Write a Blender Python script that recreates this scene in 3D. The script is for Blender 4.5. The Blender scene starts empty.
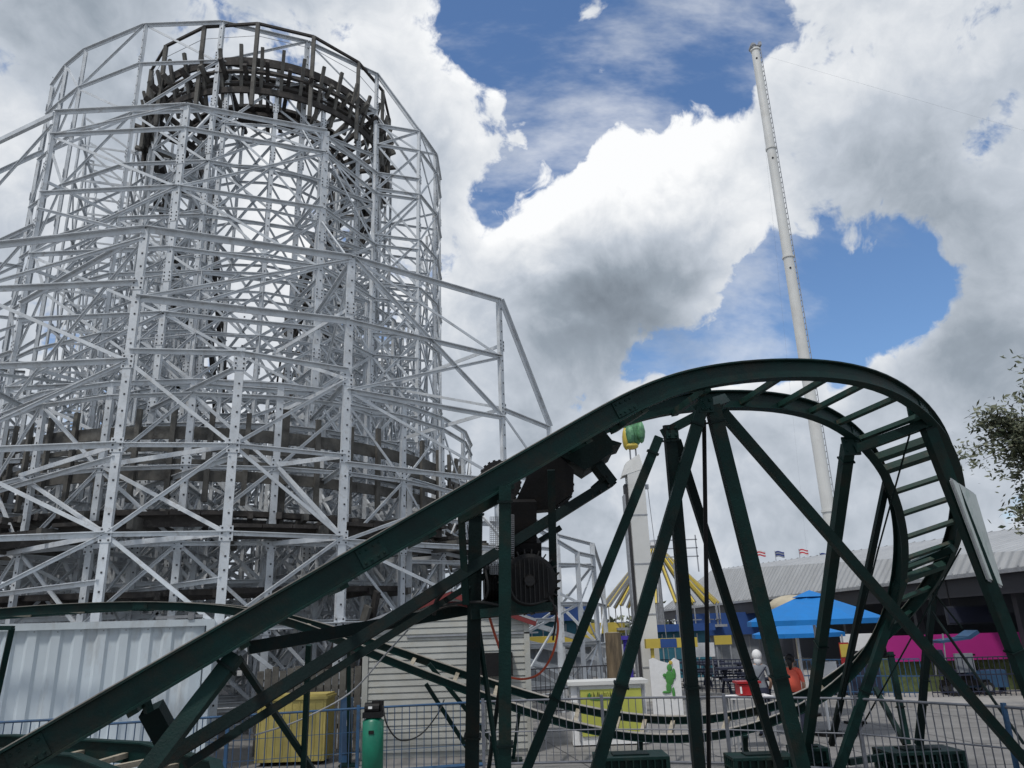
import bpy, bmesh, math, random
from mathutils import Vector as V, Matrix
random.seed(7)
C = bpy.context.scene.collection
S = bpy.context.scene
# ------------------------------------------------------------------ camera
F = 768.0; PITCH = math.radians(17.9); ROLL = math.radians(1.97); EYE = V((0, 0, 2.2))
fw = V((0, math.cos(PITCH), math.sin(PITCH))); r0 = V((1, 0, 0)); u0 = r0.cross(fw)
rt = math.cos(ROLL)*r0 - math.sin(ROLL)*u0; up = math.sin(ROLL)*r0 + math.cos(ROLL)*u0
cam = bpy.data.cameras.new('camera'); co = bpy.data.objects.new('camera', cam); C.objects.link(co)
cam.sensor_width = 36; cam.lens = 27; cam.clip_end = 5000; cam.clip_start = .05
m = Matrix((rt, up, -fw)).transposed().to_4x4(); m.translation = EYE; co.matrix_world = m
S.camera = co
def ray(x, y): return fw + (x-512)/F*rt - (y-384)/F*up
def D(x, y, d): return EYE + ray(x, y)*d                      # surveyed point at camera depth d
def Z(x, y, z): r = ray(x, y); return EYE + r*((z-2.2)/r.z)   # surveyed point at height z
def Hh(x, y, h): r = ray(x, y); return EYE + r*(h/math.hypot(r.x, r.y))
def proj(p):
    v = V(p)-EYE; d = v.dot(fw)
    return 512+F*v.dot(rt)/d, 384-F*v.dot(up)/d, d
# ------------------------------------------------------------------ mesh builder
class MB:
    def __init__(s): s.v = []; s.f = []; s.mi = []
    def add(s, vs, fs, mi=0):
        n = len(s.v); s.v += [V(q) for q in vs]; s.f += [tuple(n+i for i in f) for f in fs]; s.mi += [mi]*len(fs); return s
    def hexa(s, p, mi=0):
        return s.add(p, [(0,3,2,1),(4,5,6,7),(0,1,5,4),(1,2,6,5),(2,3,7,6),(3,0,4,7)], mi)
    def box(s, c, d, rz=0, mi=0):
        c = V(c); x, y, z = d[0]/2, d[1]/2, d[2]/2; R = Matrix.Rotation(rz, 3, 'Z')
        return s.hexa([c+R@V(q) for q in ((-x,-y,-z),(x,-y,-z),(x,y,-z),(-x,y,-z),(-x,-y,z),(x,-y,z),(x,y,z),(-x,y,z))], mi)
    def bar(s, a, b, w, h=None, upv=(0,0,1), mi=0):
        a = V(a); b = V(b); h = w if h is None else h; t = (b-a).normalized(); u = V(upv)
        if abs(t.dot(u)) > .99: u = V((0,1,0)) if abs(t.y) < .9 else V((1,0,0))
        x = t.cross(u).normalized(); y = x.cross(t).normalized(); x *= w/2; y *= h/2
        return s.hexa([a-x-y, a+x-y, b+x-y, b-x-y, a-x+y, a+x+y, b+x+y, b-x+y], mi)
    def tube(s, pts, r, n=8, cap=True, mi=0):
        pts = [V(p) for p in pts]; m = len(pts); rr = r if isinstance(r, (list, tuple)) else [r]*m
        base = len(s.v); px = None
        for i, p in enumerate(pts):
            t = (pts[min(i+1, m-1)]-pts[max(i-1, 0)]).normalized()
            if px is None:
                u = V((0,0,1)) if abs(t.z) < .9 else V((1,0,0)); px = t.cross(u).normalized()
            px = (px-t*px.dot(t)).normalized(); py = t.cross(px)
            for k in range(n):
                a = 2*math.pi*k/n; s.v.append(p+(px*math.cos(a)+py*math.sin(a))*rr[i])
        for i in range(m-1):
            for k in range(n):
                a = base+i*n+k; b = base+i*n+(k+1) % n; s.f.append((a, b, b+n, a+n)); s.mi.append(mi)
        if cap:
            s.f.append(tuple(base+k for k in reversed(range(n)))); s.f.append(tuple(base+(m-1)*n+k for k in range(n))); s.mi += [mi, mi]
        return s
    def sweep(s, pts, frames, prof, mi=0):       # prof: closed polygon (side, up)
        base = len(s.v); n = len(prof)
        for p, (x, y) in zip(pts, frames):
            for a, b in prof: s.v.append(p+x*a+y*b)
        for i in range(len(pts)-1):
            for k in range(n):
                a = base+i*n+k; b = base+i*n+(k+1) % n; s.f.append((a, a+n, b+n, b)); s.mi.append(mi)
        s.f.append(tuple(base+k for k in range(n))); s.f.append(tuple(base+(len(pts)-1)*n+k for k in reversed(range(n)))); s.mi += [mi, mi]
        return s
    def ball(s, c, r, n=12, mi=0, noise=0):
        c = V(c); r = V(r) if isinstance(r, (tuple, list)) else V((r, r, r)); h = n//2; base = len(s.v)
        for i in range(h+1):
            a = math.pi*i/h
            for k in range(n):
                b = 2*math.pi*k/n; q = 1+noise*random.uniform(-1, 1)
                s.v.append(c+V((r.x*math.sin(a)*math.cos(b), r.y*math.sin(a)*math.sin(b), r.z*math.cos(a)))*q)
        for i in range(h):
            for k in range(n):
                a = base+i*n+k; b = base+i*n+(k+1) % n; s.f.append((a, a+n, b+n, b)); s.mi.append(mi)
        return s
    def build(s, name, mats, parent=None, smooth=False):
        o0 = parent.matrix_world.translation if parent and parent.get('_w') is None else V((0,0,0))
        o0 = V(parent['_o']) if parent is not None and '_o' in parent else V((0,0,0))
        me = bpy.data.meshes.new(name)
        me.from_pydata([tuple(q-o0) for q in s.v], [], s.f)
        mats = mats if isinstance(mats, (list, tuple)) else [mats]
        for q in mats: me.materials.append(q)
        if len(mats) > 1: me.polygons.foreach_set('material_index', s.mi)
        if smooth: me.polygons.foreach_set('use_smooth', [True]*len(me.polygons))
        bm = bmesh.new(); bm.from_mesh(me); bmesh.ops.recalc_face_normals(bm, faces=bm.faces); bm.to_mesh(me); bm.free()
        o = bpy.data.objects.new(name, me); C.objects.link(o)
        if parent is not None: o.parent = parent
        if '_o' not in o: ORG[o.name] = o0
        return o
ORG = {}
def sub(mb, name, mats, part, root, smooth=False):             # a mesh under a part of a thing
    o = mb.build(name, mats, root, smooth); o.parent = part; return o
def tag(o, label=None, cat=None, group=None, kind=None):
    if label: o['label'] = label
    if cat: o['category'] = cat
    if group: o['group'] = group
    if kind: o['kind'] = kind
    return o
def thing(name, loc, label, cat, group=None, kind=None):
    o = bpy.data.objects.new(name, None); C.objects.link(o); o.location = loc; o['_o'] = [loc[0], loc[1], loc[2]]; o.empty_display_size = .3
    return tag(o, label, cat, group, kind)
def copy_tree(o, parent=None):
    c = o.copy(); C.objects.link(c)
    if parent: c.parent = parent
    for ch in [q for q in bpy.data.objects if q.parent == o]: copy_tree(ch, c)
    return c
# ------------------------------------------------------------------ materials
def mat(name, col, rough=.6, metal=0, var=.25, vscale=3, bump=0, bscale=40, stain=None, sscale=1.5, samt=.5, spec=.5, stretch=None):
    m = bpy.data.materials.new(name); m.use_nodes = True; nt = m.node_tree; N = nt.nodes; L = nt.links
    b = N['Principled BSDF']; b.inputs['Roughness'].default_value = rough; b.inputs['Metallic'].default_value = metal
    b.inputs['Specular IOR Level'].default_value = spec
    g = N.new('ShaderNodeNewGeometry'); src = g.outputs['Position']
    if stretch:
        mp = N.new('ShaderNodeMapping'); mp.inputs['Scale'].default_value = stretch; L.new(src, mp.inputs[0]); src = mp.outputs[0]
    n = N.new('ShaderNodeTexNoise'); n.inputs['Scale'].default_value = vscale; n.inputs['Detail'].default_value = 6; n.inputs['Roughness'].default_value = .65; L.new(src, n.inputs['Vector'])
    mr = N.new('ShaderNodeMapRange'); mr.inputs[1].default_value = .3; mr.inputs[2].default_value = .7; mr.inputs[3].default_value = 1-var; mr.inputs[4].default_value = 1+var*.6; L.new(n.outputs[0], mr.inputs[0])
    mx = N.new('ShaderNodeVectorMath'); mx.operation = 'SCALE'; mx.inputs[0].default_value = col; L.new(mr.outputs[0], mx.inputs['Scale']); out = mx.outputs[0]
    if stain:
        n2 = N.new('ShaderNodeTexNoise'); n2.inputs['Scale'].default_value = sscale; n2.inputs['Detail'].default_value = 8; n2.inputs['Roughness'].default_value = .7; L.new(src, n2.inputs['Vector'])
        r2 = N.new('ShaderNodeMapRange'); r2.inputs[1].default_value = .52; r2.inputs[2].default_value = .68; r2.inputs[3].default_value = 0; r2.inputs[4].default_value = samt; L.new(n2.outputs[0], r2.inputs[0])
        q = N.new('ShaderNodeMix'); q.data_type = 'RGBA'; q.inputs[7].default_value = (*stain, 1); L.new(r2.outputs[0], q.inputs[0]); L.new(out, q.inputs[6]); out = q.outputs[2]
    L.new(out, b.inputs['Base Color'])
    r3 = N.new('ShaderNodeMapRange'); r3.inputs[3].default_value = max(.05, rough-.12); r3.inputs[4].default_value = min(1, rough+.15); L.new(n.outputs[0], r3.inputs[0]); L.new(r3.outputs[0], b.inputs['Roughness'])
    if bump:
        n3 = N.new('ShaderNodeTexNoise'); n3.inputs['Scale'].default_value = bscale; n3.inputs['Detail'].default_value = 5; L.new(src, n3.inputs['Vector'])
        bp = N.new('ShaderNodeBump'); bp.inputs['Strength'].default_value = bump; bp.inputs['Distance'].default_value = .02; L.new(n3.outputs[0], bp.inputs['Height']); L.new(bp.outputs[0], b.inputs['Normal'])
    return m
M = {}
M['green'] = mat('green_paint', (.002,.021,.0185), .55, 0, .45, 4, .2, 60, (.02,.02,.015), 2.2, .8, .22)
M['greend'] = mat('dark_green_paint', (.002,.011,.011), .6, 0, .4, 4, .2, 60, (.018,.012,.008), 3, .7, .2)
M['rungm'] = mat('worn_green_steel', (.01,.04,.032), .55, 0, .4, 6, .1, 60, (.10,.07,.05), 4, .6, .25)
M['tread'] = mat('bare_steel_tread', (.34,.31,.27), .45, .3, .3, 6)
M['rung_l'] = mat('tan_crosstie', (.34,.30,.23), .7, 0, .35, 5, .1, 60, (.07,.07,.05), 6, .7)  # much paler tan than the crossties of lift and crest
M['black'] = mat('black_paint', (.008,.008,.009), .6, 0, .4, 8, .15, 60, (.02,.014,.01), 5, .6, .25)
M['iron'] = mat('greasy_iron', (.014,.013,.013), .5, .3, .4, 10, .2, 50, (.03,.02,.014), 6, .4)
M['white'] = mat('white_painted_steel', (.56,.59,.62), .5, 0, .25, 2.5, .04, 40, (.24,.22,.20), 5, .6)
M['bolt'] = mat('bolt_hole_dark', (.03,.03,.035), .7)
M['wood'] = mat('weathered_gray_wood', (.115,.11,.10), .85, 0, .45, 3, .3, 30, (.04,.034,.03), 2.2, .7)
M['woodd'] = mat('dark_tarred_wood', (.04,.035,.032), .85, 0, .5, 3, .3, 30, (.13,.12,.11), 4, .5)
M['cont'] = mat('white_container_paint', (.60,.67,.72), .42, 0, .14, 1.2, .25, 2.2, (.36,.35,.33), 1.6, .6, stretch=(1,1,.35))
M['siding'] = mat('offwhite_siding_paint', (.38,.385,.36), .6, 0, .18, 2, .05, 30, (.35,.32,.25), 3, .5)
M['red'] = mat('dark_red_trim', (.16,.02,.02), .6)
M['redb'] = mat('red_plastic', (.36,.01,.015), .4)
M['yellow'] = mat('yellow_painted_metal', (.40,.33,.10), .5, 0, .2, 2, .05, 20, (.3,.22,.06), 3, .5)
M['yellows'] = mat('lemon_sign_panel', (.44,.46,.09), .5, 0, .1, 3)
M['yel'] = mat('yellow_ride_paint', (.55,.42,.07), .45, 0, .15, 1)
M['blue'] = mat('blue_painted_steel', (.025,.08,.17), .45, 0, .3, 4, 0, 40, (.05,.06,.07), 5, .6)
M['bluec'] = mat('blue_canvas', (.004,.17,.50), .75, 0, .12, 4, .1, 60)
M['bluew'] = mat('deep_blue_tarp', (.02,.07,.25), .6, 0, .2, 1.5)
M['galv'] = mat('galvanised_steel', (.33,.34,.36), .45, .3, .25, 8)
M['tank'] = mat('bright_green_tank', (.005,.15,.09), .35, 0, .2, 4)
M['hose'] = mat('orange_hose', (.42,.06,.02), .5)
M['fasciad'] = mat('dark_fascia', (.03,.03,.038), .6, 0, .2, 2)  # near-black base colour of fascia, columns and slatted fence
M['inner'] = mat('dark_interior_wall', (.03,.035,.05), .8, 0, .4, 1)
M['pink'] = mat('magenta_banner', (.38,.01,.19), .6, 0, .08, 1.5)
M['hedge'] = mat('hedge_green', (.10,.13,.05), .9, 0, .5, 6, .5, 15)
M['galvd'] = mat('dull_galvanised_steel', (.13,.14,.165), .5, .2, .3, 8)
M['blued'] = mat('dull_blue_wire', (.03,.07,.14), .5)
M['concrete'] = mat('gray_concrete', (.21,.205,.20), .85, 0, .28, 1.6, .3, 25, (.13,.125,.12), .9, .8)
M['asphalt'] = mat('worn_asphalt_ground', (.20,.195,.19), .9, 0, .2, .8, .3, 40, (.10,.10,.10), .5, .7)
M['kerb'] = mat('kerb_concrete', (.33,.32,.31), .8, 0, .2, 2)
M['bark'] = mat('bark', (.10,.08,.06), .9, 0, .4, 6, .6, 12)
M['stump'] = mat('brown_post_wood', (.16,.12,.075), .9, 0, .5, 4, .5, 10, (.05,.04,.03), 3, .6, stretch=(3,3,.5))
M['towerw'] = mat('tower_white_paint', (.62,.62,.60), .5, 0, .12, .4, 0, 20, (.45,.43,.4), .6, .5)
M['frog'] = mat('mottled_green_fiberglass', (.12,.30,.15), .5, 0, .6, 5, .3, 8, (.02,.09,.06), 3, .9)
M['lime'] = mat('leaf_green_paint', (.07,.27,.06), .5)
M['skin'] = mat('skin', (.42,.25,.17), .6, 0, .1, 8)
M['coral'] = mat('coral_tshirt', (.80,.13,.08), .85, 0, .12, 12)
M['grey'] = mat('gray_cloth', (.22,.24,.27), .85, 0, .15, 12)
M['navy'] = mat('navy_cloth', (.02,.025,.05), .85, 0, .15, 12)
M['whitec'] = mat('white_cloth', (.78,.78,.78), .85, 0, .08, 12)
M['hair'] = mat('dark_hair', (.012,.01,.009), .6, 0, .3, 30)
M['purple'] = mat('purple_light_tone', (.06,.04,.35), .7)
M['teal'] = mat('teal_panel', (.02,.12,.17), .6)
M['flagr'] = mat('flag_red', (.5,.03,.05), .8); M['flagw'] = mat('flag_white', (.7,.7,.7), .8); M['flagb'] = mat('flag_navy', (.02,.04,.2), .8)
M['sign'] = mat('weathered_signboard', (.48,.52,.50), .5, 0, .15, 4, 0, 20, (.12,.24,.18), 3, .6)
M['rubber'] = mat('rubber', (.02,.02,.02), .8)
M['tan'] = mat('tan_canvas', (.45,.40,.30), .8)
def leafmat():
    m = bpy.data.materials.new('leaf'); m.use_nodes = True; nt = m.node_tree; N = nt.nodes; b = N['Principled BSDF']
    oi = N.new('ShaderNodeNewGeometry'); r = N.new('ShaderNodeValToRGB'); nt.links.new(oi.outputs['Random Per Island'], r.inputs[0])
    r.color_ramp.elements[0].color = (.03,.045,.02,1); r.color_ramp.elements[1].color = (.17,.18,.11,1)
    nt.links.new(r.outputs[0], b.inputs['Base Color']); b.inputs['Roughness'].default_value = .6
    return m
M['leaf'] = leafmat()
def corrugated(name, col, axis, period, depth, rough=.5, stain=None):
    m = mat(name, col, rough, .0, .18, .7, 0, 20, stain or (.22,.22,.22), .9, .5); nt = m.node_tree; N = nt.nodes; L = nt.links
    g = N.new('ShaderNodeNewGeometry'); d = N.new('ShaderNodeVectorMath'); d.operation = 'DOT_PRODUCT'; d.inputs[1].default_value = axis; L.new(g.outputs['Position'], d.inputs[0])
    a = N.new('ShaderNodeMath'); a.operation = 'MULTIPLY'; a.inputs[1].default_value = 2*math.pi/period; L.new(d.outputs['Value'], a.inputs[0])
    c = N.new('ShaderNodeMath'); c.operation = 'SINE'; L.new(a.outputs[0], c.inputs[0])
    bp = N.new('ShaderNodeBump'); bp.inputs['Strength'].default_value = 1; bp.inputs['Distance'].default_value = depth; L.new(c.outputs[0], bp.inputs['Height']); L.new(bp.outputs[0], N['Principled BSDF'].inputs['Normal'])
    return m
# ------------------------------------------------------------------ sky and light
SUN_AZ, SUN_EL = math.radians(-150), math.radians(62)      # azimuth from +Y towards +X
sd = V((math.sin(SUN_AZ)*math.cos(SUN_EL), math.cos(SUN_AZ)*math.cos(SUN_EL), math.sin(SUN_EL)))
sl = bpy.data.lights.new('sun', 'SUN'); sl.energy = 2.2; sl.angle = math.radians(6); sl.color = (1, .96, .9)
so = bpy.data.objects.new('sun', sl); C.objects.link(so); so.rotation_euler = (-sd).to_track_quat('-Z', 'Y').to_euler()
W = bpy.data.worlds.new('World'); S.world = W; W.use_nodes = True; nt = W.node_tree; N = nt.nodes; L = nt.links
for n in list(N): N.remove(n)
def math_(op, a, b=None, nt_=None, clamp=False):
    t = nt_ or nt; n = t.nodes.new('ShaderNodeMath'); n.operation = op; n.use_clamp = clamp
    for i, q in enumerate((a, b)):
        if q is None: continue
        if isinstance(q, (int, float)): n.inputs[i].default_value = q
        else: t.links.new(q, n.inputs[i])
    return n.outputs[0]
# cloud cover: positive = cloud, negative = a hole of blue; angular radius in picture-sized degrees/13 px
HOLES = [(665,12,50,1.2),(705,68,46,1.25),(728,30,36,.8),(650,55,44,1.0),(570,115,44,1.5),(545,165,38,1.5),(505,195,34,1.3),(752,160,28,.8),(535,20,50,1.1),(495,55,34,.8),(625,105,26,.5),
         (845,225,46,1.25),(885,290,44,1.2),(800,300,50,1.2),(725,335,46,1.15),(650,352,40,1.0),(690,345,34,.7),(935,262,30,.8),(455,235,28,.6),(840,335,46,1.2),(905,318,30,.8),(765,330,40,.9),
         (560,400,24,.4),(455,10,34,.7),(940,300,20,.5)]
PUFFS = [(603,15,18,1.45),(604,45,16,1.35),(592,78,22,1.25),(650,130,40,.8),(15,60,60,.8),(60,20,50,.6),(0,130,40,.6),(540,245,44,.7),(560,520,110,.7),(900,470,110,.7),(250,540,200,.7),(730,480,90,.6),(640,220,100,.8),(690,120,42,.6),(560,235,70,.7),(740,250,50,.65),(905,120,130,.7),(990,330,90,.6),(720,378,46,.7),(870,375,50,.8),(500,130,50,.4),(420,80,90,.6),(800,100,60,.6)]
DARKS = [(600,296,40,.75),(550,285,34,.3),(690,280,40,.3),(980,260,100,.3),(930,170,60,.2),(900,340,50,.25),(60,90,110,.25),(20,30,110,.22),(560,370,50,.3),(990,60,60,.12),(1000,450,90,.1),(960,330,60,.3),(780,130,50,.25),(870,180,50,.15),(560,440,60,.2),(760,460,50,.15),(630,325,34,.2)]
LIGHTS = [(700,105,48,.5),(650,110,40,.45),(560,200,50,.4),(520,225,30,.35),(790,20,60,.3),(850,100,50,.2),(30,190,60,.6),(260,230,80,.5),(230,170,50,.2),(480,250,40,.2),(620,205,60,.5),(720,200,50,.5),(540,235,40,.3),(720,255,34,.3),(500,320,50,.3),(930,60,60,.2),(400,60,80,.15),(720,375,30,.3),(860,350,34,.35),(430,30,70,.15),(620,510,60,.2),(700,510,60,.15),(640,170,40,.25),(770,220,25,.2)]
def blobs(t, vec, lst, sign):
    out = None
    for (x, y, r, w) in lst:
        c = ray(x, y); rr = r/F/c.length*1.15; c = c.normalized()
        d = t.nodes.new('ShaderNodeVectorMath'); d.operation = 'DISTANCE'; d.inputs[1].default_value = c; t.links.new(vec, d.inputs[0])
        q = math_('DIVIDE', d.outputs['Value'], rr, t); q = math_('MULTIPLY', q, q, t); q = math_('MULTIPLY', q, -.7, t); q = math_('EXPONENT', q, None, t)
        q = math_('MULTIPLY', q, w*sign, t); out = q if out is None else math_('ADD', out, q, t)
    return out
G = bpy.data.node_groups.new('cloud_density', 'ShaderNodeTree')
G.interface.new_socket('Vector', in_out='INPUT', socket_type='NodeSocketVector'); G.interface.new_socket('Density', in_out='OUTPUT', socket_type='NodeSocketFloat')
gi = G.nodes.new('NodeGroupInput'); go = G.nodes.new('NodeGroupOutput'); gv = gi.outputs[0]
def noise(t, vec, sc, det, rough=.55, dist=0, out=0):
    n = t.nodes.new('ShaderNodeTexNoise'); n.inputs['Scale'].default_value = sc; n.inputs['Detail'].default_value = det; n.inputs['Roughness'].default_value = rough; n.inputs['Distortion'].default_value = dist
    t.links.new(vec, n.inputs['Vector']); return n.outputs[out]
# warp
wn = noise(G, gv, 7, 3, .55, 0, 1); ws = G.nodes.new('ShaderNodeVectorMath'); ws.operation = 'SUBTRACT'; ws.inputs[1].default_value = (.5,.5,.5); G.links.new(wn, ws.inputs[0])
wm = G.nodes.new('ShaderNodeVectorMath'); wm.operation = 'SCALE'; wm.inputs['Scale'].default_value = .13; G.links.new(ws.outputs[0], wm.inputs[0])
wa = G.nodes.new('ShaderNodeVectorMath'); wa.operation = 'ADD'; G.links.new(gv, wa.inputs[0]); G.links.new(wm.outputs[0], wa.inputs[1]); wv = wa.outputs[0]
n1 = noise(G, gv, 5.0, 8, .56)
vor = G.nodes.new('ShaderNodeTexVoronoi'); vor.feature = 'F1'; vor.inputs['Scale'].default_value = 16; vor.inputs['Detail'].default_value = 1; G.links.new(wv, vor.inputs['Vector'])
nb = noise(G, wv, 22, 5, .6)
base = math_('MULTIPLY', math_('SUBTRACT', n1, .5, G), 6.5, G)
base = math_('ADD', base, math_('MULTIPLY', math_('SUBTRACT', nb, .5, G), 2.4, G), G)
base = math_('ADD', base, math_('MULTIPLY', math_('SUBTRACT', .42, vor.outputs['Distance'], G), .5, G), G)
bl = math_('ADD', blobs(G, wv, HOLES, -1.25), blobs(G, wv, PUFFS, 1.0), G)
bl = math_('MINIMUM', math_('MAXIMUM', bl, -1.3, G), .8, G)
dens = math_('ADD', math_('ADD', base, bl, G), .95, G)
G.links.new(dens, go.inputs[0])
tc = N.new('ShaderNodeTexCoord'); vec = tc.outputs['Generated']
g1 = N.new('ShaderNodeGroup'); g1.node_tree = G; L.new(vec, g1.inputs[0])
sh = N.new('ShaderNodeVectorMath'); sh.operation = 'ADD'; off = (V((.25,-.2,1)).normalized())*.022; sh.inputs[1].default_value = off; L.new(vec, sh.inputs[0])
g2 = N.new('ShaderNodeGroup'); g2.node_tree = G; L.new(sh.outputs[0], g2.inputs[0])
dn = g1.outputs[0]; d2 = g2.outputs[0]
mask = N.new('ShaderNodeMapRange'); mask.interpolation_type = 'SMOOTHSTEP'; mask.inputs[1].default_value = -.05; mask.inputs[2].default_value = .55; L.new(dn, mask.inputs[0])
edge = math_('SUBTRACT', dn, d2)
thick = N.new('ShaderNodeMapRange'); thick.inputs[1].default_value = .1; thick.inputs[2].default_value = 2.2; thick.inputs[3].default_value = .14; thick.inputs[4].default_value = -.12; L.new(dn, thick.inputs[0])
n5 = noise(nt, vec, 6, 6, .5); n5 = math_('MULTIPLY', math_('SUBTRACT', n5, .5), .45)
# warped lookup for light/dark regions
wn2 = noise(nt, vec, 6, 3, .5, 0, 1); w2 = N.new('ShaderNodeVectorMath'); w2.operation = 'SUBTRACT'; w2.inputs[1].default_value = (.5,.5,.5); L.new(wn2, w2.inputs[0])
w3 = N.new('ShaderNodeVectorMath'); w3.operation = 'SCALE'; w3.inputs['Scale'].default_value = .12; L.new(w2.outputs[0], w3.inputs[0]); w4 = N.new('ShaderNodeVectorMath'); L.new(vec, w4.inputs[0]); L.new(w3.outputs[0], w4.inputs[1])
br = math_('ADD', blobs(nt, w4.outputs[0], DARKS, -.42), blobs(nt, w4.outputs[0], LIGHTS, .42))
br = math_('ADD', br, math_('MULTIPLY', edge, .15)); br = math_('ADD', br, thick.outputs[0]); br = math_('ADD', br, n5); br = math_('ADD', br, .62)
ramp = N.new('ShaderNodeValToRGB'); L.new(br, ramp.inputs[0]); cr = ramp.color_ramp
cr.elements[0].position = 0; cr.elements[0].color = (.20,.235,.28,1); cr.elements[1].position = 1; cr.elements[1].color = (.98,.99,1.0,1)
e = cr.elements.new(.3); e.color = (.31,.36,.42,1)
e = cr.elements.new(.6); e.color = (.54,.59,.66,1)
sky = N.new('ShaderNodeTexSky'); sky.sky_type = 'NISHITA'; sky.sun_disc = False; sky.sun_elevation = SUN_EL; sky.sun_rotation = SUN_AZ % (2*math.pi); sky.ozone_density = 8; sky.air_density = 1.15; sky.dust_density = .1
SKYK = .135
bg1 = N.new('ShaderNodeBackground'); bg1.inputs[1].default_value = SKYK; L.new(sky.outputs[0], bg1.inputs[0])
bg2 = N.new('ShaderNodeBackground'); bg2.inputs[1].default_value = 1.0; L.new(ramp.outputs[0], bg2.inputs[0])
cm = N.new('ShaderNodeMapping'); cm.inputs['Rotation'].default_value = (.3, .2, .6); cm.inputs['Scale'].default_value = (1, 3.5, 2.2); L.new(vec, cm.inputs[0])
cn = noise(nt, cm.outputs[0], 3.2, 6, .62); cs = N.new('ShaderNodeMapRange'); cs.interpolation_type = 'SMOOTHSTEP'; cs.inputs[1].default_value = .44; cs.inputs[2].default_value = .72; cs.inputs[4].default_value = .55; L.new(cn, cs.inputs[0])
mxf = math_('MAXIMUM', mask.outputs[0], cs.outputs[0])
mx = N.new('ShaderNodeMixShader'); L.new(mxf, mx.inputs[0]); L.new(bg1.outputs[0], mx.inputs[1]); L.new(bg2.outputs[0], mx.inputs[2])
wo = N.new('ShaderNodeOutputWorld'); L.new(mx.outputs[0], wo.inputs[0])
W.cycles.sampling_method = "MANUAL"; W.cycles.sample_map_resolution = 256
S.view_settings.view_transform = 'Standard'; S.view_settings.look = 'None'; S.view_settings.exposure = 0; S.view_settings.gamma = 1
# ------------------------------------------------------------------ big white-steel wooden coaster
WC = thing('wooden_roller_coaster', (-9.3, 26.5, 0), 'tall round turnaround of a wooden roller coaster on a dense white steel lattice', 'roller coaster')
POST = []; BEAM = []; DIAG = []          # (a, b, width, height, detail)
def px_size(a, b, w):
    tot = 0
    for k in range(9):
        p = a.lerp(b, k/8)
        if (p-EYE).dot(fw) < 1: continue
        x, y, d = proj(p)
        if -5 < x < 1030 and -5 < y < 773: tot += (b-a).length/9*w/d/d
    return tot
def post(x, y, h, w=.16, z0=0, det=0): POST.append((V((x, y, z0)), V((x, y, h)), w, w*.8, det))
def beam(a, b, w=.08, h=.10): BEAM.append((V(a), V(b), w, h, 0))
def diag(a, b, w=.05, h=.075): DIAG.append((V(a), V(b), w, h, 0))
def azx(az, y=None, cx=None, cy=None, R=None):
    az = math.radians(az); d = V((math.sin(az), math.cos(az)))
    if y is not None: return (d*(y/d.y)).to_tuple()
    c = V((cx, cy)); b = d.dot(c); q = b*b-(c.length_squared-R*R)
    return (d*(b-math.sqrt(max(q, 0)))).to_tuple()
def wall(pts, hs, step=2.0, z0=.4, x=1, bw=.10, posts=True, pw=.16, zoff=0, det=0, dbl=False, skip=0):
    """posts at pts with heights hs, girts every step and crossed diagonals in between"""
    n = len(pts)
    if posts:
        for (px_, py_), h in zip(pts, hs): post(px_, py_, h, pw, 0, det)
    for i in range(n-1):
        (ax, ay), (bx, by) = pts[i], pts[i+1]; top = min(hs[i], hs[i+1]); z = z0+zoff; k = 0
        while z < top-.3:
            beam((ax, ay, z), (bx, by, z), bw*.8, bw)
            z2 = min(z+step, top)
            if z2-z > .8:
                if x == 2 or (k+i) % 2 == 0: diag((ax, ay, z), (bx, by, z2))
                if x == 2 or (k+i) % 2 == 1: diag((bx, by, z), (ax, ay, z2))
            z += step; k += 1
        beam((ax, ay, hs[i]-.05), (bx, by, hs[i+1]-.05), bw*.9, bw*1.2)
# tier A: nearest outriggers
A = [(-19.5, 19.5), (-13.8, 17.2), azx(-28.2, 16.8), azx(-20.6, 17.2), azx(-12.7, 18.7), (-.32, 21.8)]
AH = [11.2, 11.7, 12, 8.9, 12, 12]
tA = [Z(145, 228, 12), Z(352, 257, 12), Z(500, 300, 12)]
A[2] = (tA[0].x, tA[0].y); A[4] = (tA[1].x, tA[1].y); A[5] = (tA[2].x, tA[2].y)
tl = Z(0, 233, 12); A[1] = (tl.x-.6, tl.y+.1)
wall([A[0], A[1], A[2]], [AH[0], AH[1], 12], 2.0, .5, 1, .12, True, .19, 0, 1)
post(*A[3], 8.9, .2, 0, 1); post(*A[4], 12, .19, 0, 1); post(*A[5], 12, .19, 0, 1)
wall([A[2], A[3], A[4]], [8.8, 8.8, 8.8], 2.0, .5, 1, .09, False)
for z in (10.1, 11.95): beam((*A[2], z), (*A[4], z), .11, .15)
diag((*A[2], 10.1), (*A[4], 11.9)); 
wall([A[4], A[5]], [12, 12], 1.9, .6, 1, .11, False)
diag((*A[4], 12), (*A[5], 8.2), .07, .1)
e1_ = Z(549, 427, 8.3); e1 = (e1_.x, e1_.y); post(*e1, 8.3, .16)
wall([A[5], e1], [8.5, 8.3], 2, .5, 1, .09, False); beam((*A[5], 12), (*e1, 8.3), .11, .14)
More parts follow.
